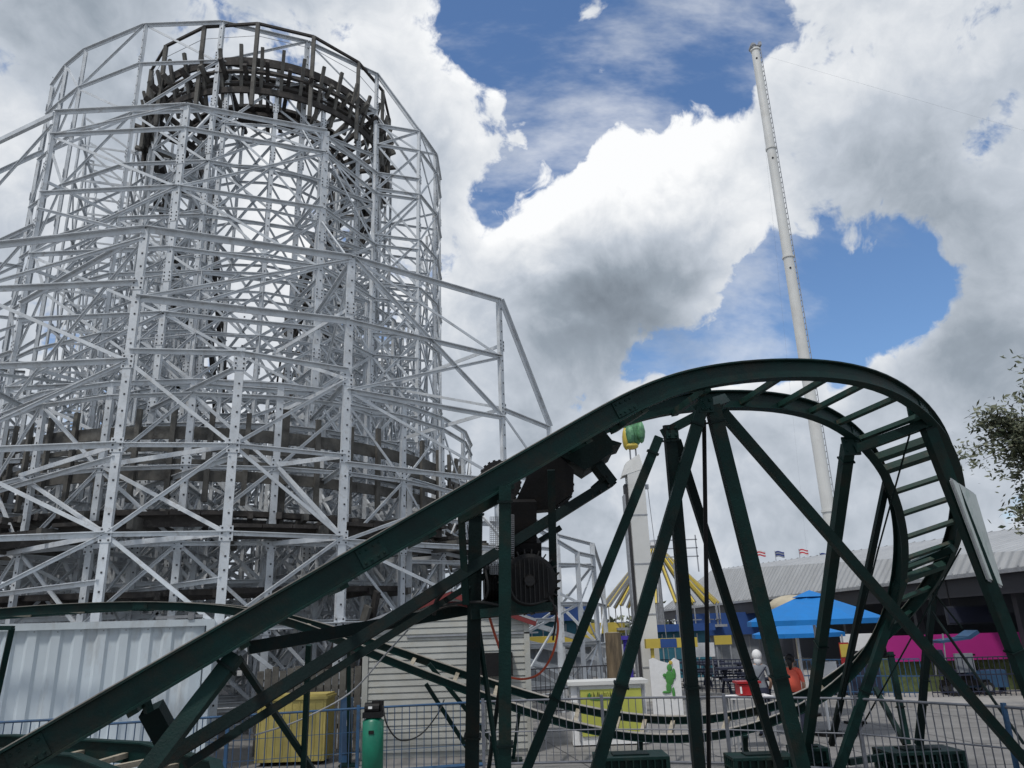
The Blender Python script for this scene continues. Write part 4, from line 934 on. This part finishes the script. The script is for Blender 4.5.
p = D(792, 606, 24); o = MB().ball((p.x, p.y, 2.65), (.75, .75, .38), 16).tube([(p.x, p.y, 0), (p.x, p.y, 2.6)], .04, 8).build('tan_umbrella', M['tan'], None, True); tag(o, 'domed tan canopy peeking out behind the blue umbrella', 'canopy')
# ------------------------------------------------------------------ people
def person(x, y, d, H, yaw, parts, label):
    p = D(x, y, d); t = thing('person', (p.x, p.y, 0), label, 'person'); s = H/1.7; R = Matrix.Rotation(yaw, 3, 'Z'); 
    def W_(q): q = R@V(q); return V((p.x, p.y, 0))+q*s
    J = {'pel':(0,0,.93),'wst':(0,.0,1.08),'chs':(0,.0,1.28),'nk0':(0,.01,1.43),'nk':(0,.0,1.5),'hd0':(0,-.02,1.56),'hd1':(0,-.015,1.64)}
    rad = {'pel':.125,'wst':.115,'chs':.13,'nk0':.075,'nk':.05,'hd0':.075,'hd1':.09}
    E_ = [('pel','wst'),('wst','chs'),('chs','nk0'),('nk0','nk'),('nk','hd0'),('hd0','hd1')]
    for sg, n_ in ((-1,'r'),(1,'l')):
        J.update({'sh'+n_:(sg*.17,.0,1.40),'el'+n_:(sg*.235,.03,1.12),'wr'+n_:(sg*.2,-.12,.93),'hn'+n_:(sg*.19,-.16,.87),'hp'+n_:(sg*.09,0,.88),'kn'+n_:(sg*.10,-.03,.48),'an'+n_:(sg*.10,.02,.09),'to'+n_:(sg*.12,-.13,.045)})
        rad.update({'sh'+n_:.06,'el'+n_:.042,'wr'+n_:.028,'hn'+n_:.033,'hp'+n_:.09,'kn'+n_:.058,'an'+n_:.04,'to'+n_:.035})
        E_ += [('nk0','sh'+n_),('sh'+n_,'el'+n_),('el'+n_,'wr'+n_),('wr'+n_,'hn'+n_),('pel','hp'+n_),('hp'+n_,'kn'+n_),('kn'+n_,'an'+n_),('an'+n_,'to'+n_)]
        for f in range(5):
            a = 'f%d%s' % (f, n_); 
            if f == 4: J[a] = (sg*.15, -.19, .85); par = 'wr'+n_
            else: J[a] = (sg*(.17+.018*f), -.20+.006*abs(f-1), .785+.008*abs(f-1)); par = 'hn'+n_
            rad[a] = .0085; E_.append((par, a))
    keys = list(J); me = bpy.data.meshes.new('person_body'); me.from_pydata([tuple(W_(J[k])-V((p.x, p.y, 0))) for k in keys], [(keys.index(a), keys.index(b)) for a, b in E_], [])
    tmp = bpy.data.objects.new('body', me); C.objects.link(tmp); md = tmp.modifiers.new('s', 'SKIN'); sv = me.skin_vertices[0].data
    for k, v_ in zip(keys, sv): v_.radius = (rad[k]*s, rad[k]*s*(.8 if k in ('pel','wst','chs') else 1)); v_.use_root = (k == 'pel')
    sd2 = tmp.modifiers.new('u', 'SUBSURF'); sd2.levels = 2; sd2.render_levels = 2
    dg = bpy.context.evaluated_depsgraph_get(); ev = tmp.evaluated_get(dg); nm = bpy.data.meshes.new_from_object(ev); C.objects.unlink(tmp); bpy.data.objects.remove(tmp)
    nm.materials.clear()
    for q in parts['mats']: nm.materials.append(M[q])
    for f in nm.polygons:
        z = f.center.z/s; x_ = abs((R.transposed()@f.center).x)/s; f.use_smooth = True
        f.material_index = parts['fn'](z, x_)
    o = bpy.data.objects.new('body', nm); C.objects.link(o); o.parent = t
    # face and ears, small but present
    mb = MB(); 
    for sg in (-1, 1): mb.ball(W_((sg*.033, -.098, 1.63)), .012*s, 8)
    mb.ball(W_((0, -.106, 1.578)), (.022*s, .008*s, .006*s), 8); mb.build('facial_features', M['hair'], t)
    mb = MB().ball(W_((0, -.112, 1.605)), (.014*s,.018*s,.02*s), 8)
    for sg in (-1, 1): mb.ball(W_((sg*.092, -.01, 1.61)), (.012*s,.022*s,.032*s), 8)
    mb.build('nose_and_ears', M['skin'], t, True)
    return t, W_, s
t, W_, s = person(761, 690, 15.8, 1.62, math.pi*.95, {'mats':['skin','grey','navy','black'],'fn':lambda z, x: 3 if z < .08 else 2 if z < .96 else 0 if z > 1.47 or (x > .17 and z < 1.2) else 1}, 'person in a white head covering and gray top with a dark shoulder bag')
mb = MB().ball(W_((0, .01, 1.655)), (.108*s, .115*s, .125*s), 16).ball(W_((0, .03, 1.54)), (.085*s, .08*s, .1*s), 14); mb.build('head_covering', M['whitec'], t, True)
MB().tube([W_((-.15,.09,1.42)), W_((.0,.135,1.25)), W_((.2,.12,1.02))], .012, 6).build('bag_strap', M['navy'], t)
MB().box(W_((.2, .14, .98)), (.26*s, .12*s, .22*s)).build('bag', M['navy'], t)
MB().tube([W_((0,0,1.0)), W_((0,0,.93)), W_((0,0,.78))], [.15*s,.165*s,.175*s], 16).build('skirt', M['navy'], t)
t, W_, s = person(794, 690, 15.6, 1.54, math.pi*.85, {'mats':['skin','coral','navy','black'],'fn':lambda z, x: 3 if z < .08 else 2 if z < .97 else 0 if z > 1.47 or (x > .2 and z < 1.17) else 1}, 'person with dark hair in a coral t-shirt and black trousers standing by the umbrella pole')
mb = MB().ball(W_((0, .02, 1.655)), (.102*s, .115*s, .11*s), 14, 0, .03).tube([W_((0,.09,1.66)), W_((0,.12,1.56)), W_((0,.10,1.42))], [.06*s,.055*s,.025*s], 10); mb.build('hair', M['hair'], t, True)
MB().tube([W_((0,0,1.42)), W_((0,0,1.25)), W_((0,0,.96))], [.12*s,.165*s,.17*s], 16).build('shirt_body', M['coral'], t, True)
# ------------------------------------------------------------------ red cooler, white table things
p = D(748, 694, 14.6); o = thing('red_cooler', (p.x, p.y, 0), 'red box with a pale top standing near the person in white', 'cooler')
MB().box((p.x, p.y, 1.02), (.38, .32, .19)).build('body', M['redb'], o); MB().box((p.x, p.y, 1.15), (.45, .37, .04)).build('lid', M['redb'], o); MB().box((p.x-.17, p.y-.18, 1.02), (.03, .02, .12)).build('handle', M['whitec'], o)
o2 = thing('serving_table', (p.x, p.y, 0), 'small white table carrying the red cooler', 'table'); MB().box((p.x, p.y, .89), (.8, .6, .04)).build('tabletop', M['whitec'], o2)
for dx in (-.35,.35):
    for dy in (-.25,.25): MB().bar((p.x+dx,p.y+dy,.0),(p.x+dx,p.y+dy,.88),.035).build('leg', M['galv'], o2)
p = D(848, 676, 17.5); o = thing('pole_sign', (p.x, p.y, 0), 'tall narrow red and yellow banner stand under the umbrella edge', 'sign stand'); MB().bar((p.x,p.y,.05),(p.x,p.y,1.9),.03).build('pole', M['galv'], o); MB().box((p.x, p.y-.03, 1.35), (.22, .02, .75)).build('sign_panel', M['redb'], o); MB().box((p.x, p.y-.045, 1.55), (.2, .01, .28)).build('yellow_panel', M['yel'], o); MB().box((p.x,p.y,.03),(.4,.3,.05)).build('base', M['black'], o)
for (x, y, d, w, h, z, m, l) in ((826,672,19,.55,.5,.75,'whitec','white panel on the railing left of the pole sign'),(860,640,24,1.2,.5,1.3,'whitec','pale panel under the pavilion, right of the umbrella'),(700,640,26,.9,.45,1.2,'whitec','white machine front under the pavilion, left end'),(722,632,27,.6,.3,1.55,'yel','small yellow sign under the pavilion')):
    p = D(x, y, d); o = thing('panel', (p.x, p.y, 0), l, 'panel'); MB().box((p.x, p.y, z+h/2), (w, .06, h)).build('board', M[m], o); mb = MB()
    for dx in (-w*.4, w*.4): mb.bar((p.x+dx, p.y+.02, 0), (p.x+dx, p.y+.02, z), .04)
    mb.build('stand', M['galv'], o)
# clutter under the pavilion's far part: tables and benches in shade
for i, (x, d, l) in enumerate(((700,30,'dark picnic table nearest the pavilion far end'),(722,28,'dark picnic table second from the far end of the pavilion'),(742,25,'dark picnic table behind the person in white'),(690,34,'dark picnic table farthest back under the pavilion'))):
    p = D(x, 660, d); t = thing('picnic_table', (p.x, p.y, 0), l, 'table', 'picnic tables under the pavilion'); MB().box((p.x,p.y,.86),(1.7,.75,.06)).build('tabletop', M['navy'], t)
    for dy in (-.65,.65): MB().box((p.x,p.y+dy,.56),(1.7,.26,.05)).build('seat', M['navy'], t)
    mb = MB()
    for dx in (-.6,.6): mb.bar((p.x+dx,p.y-.6,.1),(p.x+dx,p.y+.2,.84),.07).bar((p.x+dx,p.y+.6,.1),(p.x+dx,p.y-.2,.84),.07).box((p.x+dx,p.y,.5),(.06,1.4,.06))
    mb.build('leg_frame', M['navy'], t)
# ------------------------------------------------------------------ cart with a blue canopy
p = D(966, 690, 21.5); px_, py_ = p.x, p.y; t = thing('mobility_cart', (px_, py_, 0), 'dark mobility cart with a blue canopy parked before the pavilion', 'cart')
zb = .125
MB().box((px_, py_, zb+.32), (1.15, .5, .14)).box((px_-.15, py_, zb+.45), (.6, .46, .14)).build('body', M['black'], t)
mb = MB().bar((px_-.3,py_,zb+.55),(px_-.3,py_,zb+.66),.5,.45).bar((px_-.5,py_,zb+.6),(px_-.62,py_,zb+1.2),.46,.1); mb.build('seat', M['navy'], t)
MB().bar((px_+.5,py_,zb+.35),(px_+.28,py_,zb+1.05),.06).bar((px_+.28,py_-.28,zb+1.05),(px_+.28,py_+.28,zb+1.05),.05).build('steering_tiller', M['black'], t)
MB().bar((px_-.45,py_,zb+.62),(px_+.62,py_,zb+.3),.03).build('guard_bar', M['galv'], t)
for dx in (-.42,.48):
    for dy in (-.27,.27):
        w_ = MB().tube([(px_+dx,py_+dy-.04,zb+.17),(px_+dx,py_+dy+.04,zb+.17)],.17,18).build('wheel', M['rubber'], t); sub(MB().tube([(px_+dx,py_+dy-.05,zb+.17),(px_+dx,py_+dy+.05,zb+.17)],.09,12), 'rim', M['galv'], w_, t)
mb = MB().bar((px_-.62,py_,zb+1.42),(px_+.2,py_,zb+1.5),.7,.07).bar((px_+.2,py_,zb+1.5),(px_+.5,py_,zb+1.66),.68,.1); mb.build('canopy', M['blue'], t)
for dy in (-.3,.3): MB().bar((px_-.6,py_+dy,zb+.5),(px_-.5,py_+dy,zb+1.64),.03).build('canopy_post', M['galv'], t)
mb = MB().box((px_-.05,py_-.3,zb+.85),(.5,.08,.5)); mb.build('basket', M['grey'], t)
# ------------------------------------------------------------------ frog hopper column
p = Hh(652, 690, 26.5); cx, cy = p.x, p.y; t = thing('hopper_tower', (cx, cy, 0), 'white box column of a small drop ride with a dark side slot', 'ride column')
top = Hh(634, 470, 26.5).z
MB().box((cx, cy, top/2), (.56, .62, top)).build('column', M['towerw'], t)
MB().box((cx-.40, cy+.1, (top-.9)/2+.2), (.05, .5, top-1.2)).build('side_channel', M['galv'], t); MB().box((cx-.335, cy+.05, top/2), (.10, .4, top-1)).build('slot', M['bolt'], t)
mb = MB().hexa([(cx-.46,cy-.32,top-.25),(cx+.29,cy-.32,top-.02),(cx+.29,cy+.32,top-.02),(cx-.46,cy+.32,top-.25),(cx-.28,cy-.28,top+.22),(cx+.18,cy-.28,top+.5),(cx+.18,cy+.28,top+.5),(cx-.28,cy+.28,top+.22)]); mb.build('cap', M['towerw'], t)
mb = MB()
z = 1
while z < top-.5: mb.box((cx, cy-.315, z), (.58, .01, .05)); z += 1.6
mb.build('joint_band', M['galv'], t)
mb = MB().bar((cx+.28,cy,top-.6),(cx+.45,cy,top-.6),.15); mb.tube([(cx+.42,cy,top-.6),(cx+.6,cy-.2,1)],.012,5); mb.build('side_cable', M['galv'], t)
mb = MB().bar((cx-.08,cy,top+.3),(cx-.08,cy,top+.75),.05).bar((cx+.12,cy,top+.3),(cx+.12,cy,top+.75),.05); mb.build('figure_stand', M['galv'], t)
bz = top+.7; fg = thing('frog_sculpture', (cx, cy, bz), 'mottled green sculpture with a yellow side crouching on top of the white column', 'sculpture')
mb = MB().ball((cx+.1,cy,bz+.85),(.34,.3,.72),20,0,.05).ball((cx+.12,cy-.1,bz+1.5),(.33,.3,.35),16,0,.04).ball((cx-.06,cy-.2,bz+.5),(.17,.2,.36),12,0,.06).ball((cx+.32,cy-.2,bz+.6),(.15,.2,.4),12,0,.06).ball((cx+.0,cy-.25,bz+1.8),.1,10).ball((cx+.28,cy-.25,bz+1.8),.1,10); mb.build('body', M['frog'], fg, True)
MB().ball((cx-.2,cy-.05,bz+.4),(.12,.22,.4),14,0,.05).ball((cx-.02,cy-.1,bz+.12),(.24,.22,.12),12).build('yellow_side', M['yel'], fg, True)
mb = MB(); 
for dz in (0, .55, 1.1): mb.bar((cx+.5,cy-.1,4.4+dz*.5),(cx+1.9,cy-.1,4.4+dz*.5),.035)
for dx in (.6,1.2,1.85): mb.bar((cx+dx,cy-.1,3.9),(cx+dx,cy-.1,5.1),.035)
mb.bar((cx+1.2,cy-.1,0),(cx+1.2,cy-.1,4.2),.3); o = mb.build('service_platform', M['galv']); tag(o, 'slim service platform with gray handrails just right of the white column', 'platform')
# ------------------------------------------------------------------ yellow swing ride
p = Hh(655, 560, 42); qx, qy = p.x, p.y; t = thing('yellow_swing_ride', (qx, qy, 0), 'yellow fan of ride arms spreading behind the white column', 'swing ride'); az = Hh(655, 552, 42).z; 
MB().tube([(qx,qy,0),(qx,qy,az+.3)],[.25,.2],14).build('mast', M['galv'], t); MB().ball((qx,qy,az+.3),(.5,.5,.35),12).build('hub', M['galv'], t)
for k in range(20):
    a = 2*math.pi*k/20+.1; c_, s_ = math.cos(a), math.sin(a); e = V((qx+c_*3.0, qy+s_*3.0, az-2.7)); hub = V((qx+c_*.3, qy+s_*.3, az+.2))
    arm = MB().bar(hub, e, .09, .12).build('arm', M['yel'], t); sub(MB().bar(hub+V((-s_*.12,c_*.12,0)), e+V((-s_*.12,c_*.12,0)), .03, .12), 'edge_strip', M['galv'], arm, t)
    MB().bar(e, e-V((0,0,.8)), .05).bar(e-V((c_*.0+s_*.35,-c_*.35,.8)), e-V((-s_*.35,c_*.35,.8)), .05).box(e-V((0,0,1.1)), (.5,.5,.12)).bar(e-V((0,0,.8)),e-V((0,0,1.1)),.04).build('seat', M['galv'], t)
# ------------------------------------------------------------------ booth, frog panel, stump, backdrops
p = D(611, 738, 15.2); bx_, by_ = p.x, p.y; t = thing('ticket_booth', (bx_, by_, 0), 'low white booth counter with a bright yellow front panel', 'booth')
MB().box((bx_, by_+.35, .58), (1.5, .7, 1.1)).build('body', M['whitec'], t); MB().box((bx_, by_+.33, 1.17), (1.62, .84, .07)).build('countertop', M['towerw'], t)
MB().box((bx_+.05, by_-.02, .62), (1.22, .03, .86)).build('front_panel', M['yellows'], t)
mb = MB(); 
for (dx, dz, w, h) in ((-.38,.93,.05,.12),(-.2,.86,.3,.03),(.02,.86,.25,.02),(.2,.95,.05,.1)): mb.ball((bx_+dx, by_-.04, dz), (w*.6, .01, h*.5), 10)
mb.build('green_lettering', M['lime'], t)
mb = MB(); rq = random.Random(9)
for k in range(26):
    x = bx_-.42+k*.03; mb.bar((x, by_-.052, .90+rq.uniform(-.03,.03)), (x+rq.uniform(-.02,.03), by_-.052, .98+rq.uniform(-.03,.04)), .008, .006)
mb.build('dark_lettering', M['greend'], t)
mb = MB()
for dx in (-.6,.7): mb.box((bx_+dx, by_-.02, .6), (.04,.03,1.0))
mb.build('trim', M['galv'], t)
p = D(668, 706, 19.5); t = thing('painted_panel', (p.x, p.y, 0), 'white fence panel with a wavy top and a green frog figure painted on it', 'panel')
px_, py_ = p.x, p.y; pts = [(-.38,0),(.38,0),(.39,1.36),(.27,1.43),(.1,1.31),(-.1,1.37),(-.27,1.45),(-.39,1.40)]
mb = MB().add([(px_+x,py_,z) for x, z in pts]+[(px_+x,py_+.05,z) for x, z in pts], [tuple(range(8)), tuple(reversed(range(8,16)))]+[(i,(i+1)%8,(i+1)%8+8,i+8) for i in range(8)]); mb.build('board', M['whitec'], t)
mb = MB().ball((px_+.12,py_-.02,1.2),(.07,.015,.09),10).ball((px_+.1,py_-.02,.95),(.11,.015,.18),12).ball((px_+.06,py_-.02,.72),(.07,.015,.14),10).ball((px_-.02,py_-.02,.62),(.1,.015,.035),8).ball((px_+.22,py_-.02,1.05),(.05,.015,.14),8).ball((px_+.17,py_-.02,.6),(.04,.015,.14),8).ball((px_-.02,py_-.02,1.02),(.05,.015,.05),8); mb.build('painted_frog', M['lime'], t)
o = MB().ball((px_+.16,py_-.03,1.32),(.05,.012,.05),8).build('painted_flower', M['yel'], t)
p = D(616, 680, 19); o = MB().tube([(p.x,p.y,0),(p.x,p.y,.8),(p.x,p.y,2.1)], [.24,.21,.2], 12).build('tree_stump', M['stump']); tag(o, 'thick brown wooden post standing left of the white column', 'post')
for r_ in range(1): MB().tube([(p.x,p.y,2.101),(p.x,p.y,2.12)], .17, 12).build('cut_face', M['tan'], o)
p = D(628, 660, 21); o = MB().tube([(p.x,p.y,0),(p.x,p.y,.9),(p.x,p.y,1.9)], [.1,.13,.1], 10).tube([(p.x,p.y,1.9),(p.x,p.y,2.0)],.2,12).build('purple_light_shape', M['purple']); tag(o, 'purple light shown by a dark purple upright behind the brown post', 'umbrella')  # a purple light, put in as plain purple colour on an upright
MB().tube([(p.x,p.y,1.9),(p.x,p.y,2.15)], .02, 6).build('pole', M['galv'], o)
# far coloured stalls and ride fronts
def stall(x, y, d, w, h, z, m, m2, l, c_='stall'):
    p = D(x, y, d); t = thing('ride_front' if c_ != 'stall' else 'stall', (p.x, p.y, 0), l, c_); MB().box((p.x,p.y+.6,z/2),(w,1.2,z)).build('body', M[m2], t)
    MB().box((p.x,p.y+.5,z+h/2),(w+.4,1.6,h)).build('canopy', M[m], t)
    mb = MB()
    for k in range(int(w/.5)): mb.box((p.x-w/2+.25+k*.5,p.y-.02,z*.5),(.05,.03,z*.9))
    mb.build('slats', M['galv'], t)
stall(548, 612, 34, 3.0, .75, 2.6, 'bluew', 'teal', 'far stall with a deep blue awning seen through the white steel')
stall(560, 640, 30, 2.4, .4, 1.6, 'yel', 'grey', 'far low stall with a yellow awning seen through the white steel')
stall(598, 628, 38, 2.2, .5, 2.0, 'yel', 'grey', 'far stall with yellow top left of the brown post')
stall(683, 636, 33, 2.3, .3, 2.0, 'bluew', 'teal', 'far teal panelled stall at the end of the pavilion')
stall(730, 632, 40, 4.6, 1.1, 1.7, 'bluew', 'grey', 'far stall with a wide blue awning under the pavilion')
p = D(671, 645, 24); o = MB().box((p.x,p.y,1.72),(1.6,.3,.28)).box((p.x-.6,p.y,.8),(.1,.1,1.6)).box((p.x+.6,p.y,.8),(.1,.1,1.6)).build('yellow_awning', M['yel']); tag(o, 'yellow and blue strip awning above the painted frog panel', 'awning')
MB().box((p.x-.1,p.y-.16,1.72),(.5,.03,.26)).build('blue_strip', M['bluew'], o)
# dark low fence and hedge line behind the small hill of the white coaster
railing((-.4,21),(2.6,22),1.15,M['fasciad'],'dark slatted fence left of the brown post')
# ------------------------------------------------------------------ tree at right
def tree(x, y, d, H, name, label):
    p = D(x, y, d); t = thing(name, (p.x, p.y, 0), label, 'tree'); base = V((p.x, p.y, 0)); mb = MB()
    rnd = random.Random(5); tips = []
    mb.tube([base, base+V((.1,.1,1.2)), base+V((0,.2,3.2))], [.24,.18,.15], 10)
    for k in range(38):
        a = rnd.uniform(0, 2*math.pi); z0 = rnd.uniform(2.2, 3.4); L_ = rnd.uniform(.7, 1.55); q0 = base+V((0,.1,z0)); q2 = q0+V((math.cos(a)*L_, math.sin(a)*L_, rnd.uniform(.6, H-3.9))); q1 = q0.lerp(q2, .5)+V((0,0,.25)); mb.tube([q0,q1,q2],[.07,.045,.012],6); tips += [q1.lerp(q2, f) for f in (.3,.55,.8,1,1)]
        for j in range(5): e = q2+V((rnd.gauss(0,.4), rnd.gauss(0,.4), rnd.gauss(-.1,.35))); mb.tube([q2, e],[.012,.004],4); tips += [e, q2.lerp(e,.5)]
    mb.build('trunk', M['bark'], t)
    lv = MB()
    for q in tips:
        for j in range(rnd.choice((50,80,120))):
            c = q+V((rnd.gauss(0,.2), rnd.gauss(0,.2), rnd.gauss(0,.13))); a = V((rnd.gauss(0,1), rnd.gauss(0,1), rnd.gauss(0,.6))).normalized(); b = a.orthogonal().normalized(); b = (b+a.cross(b)*rnd.uniform(-1,1)).normalized(); l = rnd.uniform(.05,.095)
            lv.add([c-a*l, c+b*l*.42, c+a*l, c-b*l*.42], [(0,1,2,3)])
    me = lv; me.build('crown', M['leaf'], t)
tree(1176, 690, 14.5, 7.9, 'leafy_tree', 'small-leaved tree reaching into the picture above the pavilion roof at the right edge')
# far tree line to close the horizon
def farwood():
    rnd = random.Random(3); mb = MB()
    for i in range(260):
        a = math.radians(-40+80*i/259); d = rnd.uniform(120, 170); c = V((math.sin(a)*d, math.cos(a)*d, 0)); h = rnd.uniform(2.0, 4.2)
        for j in range(26):
            q = c+V((rnd.gauss(0,2.4), rnd.gauss(0,2), abs(rnd.gauss(h*.5,h*.33)))); r_ = rnd.uniform(.4,1.0); v_ = [q+V((rnd.uniform(-r_,r_), rnd.uniform(-r_,r_), rnd.uniform(-r_,r_))) for _ in range(4)]; mb.add(v_, [(0,1,2),(0,2,3),(0,3,1)])
    tag(mb.build('far_wood', M['leaf']), 'dark far off line of trees closing the horizon', 'woodland', kind='stuff')
farwood()

mb = MB()
for k in range(9):
    a = V((2.2+k*2.4, 8.2, .0065)); b = a+V((-2.6+k*.1, 14, 0)); mb.bar(a, b, .02, .001)
for k in range(6): mb.bar((0.5, 13.6+k*2.2-2, .0065), (13, 10.5+k*2.2, .0065), .02, .001)
tag(mb.build('pavement_joint', M['bolt']), kind='structure')
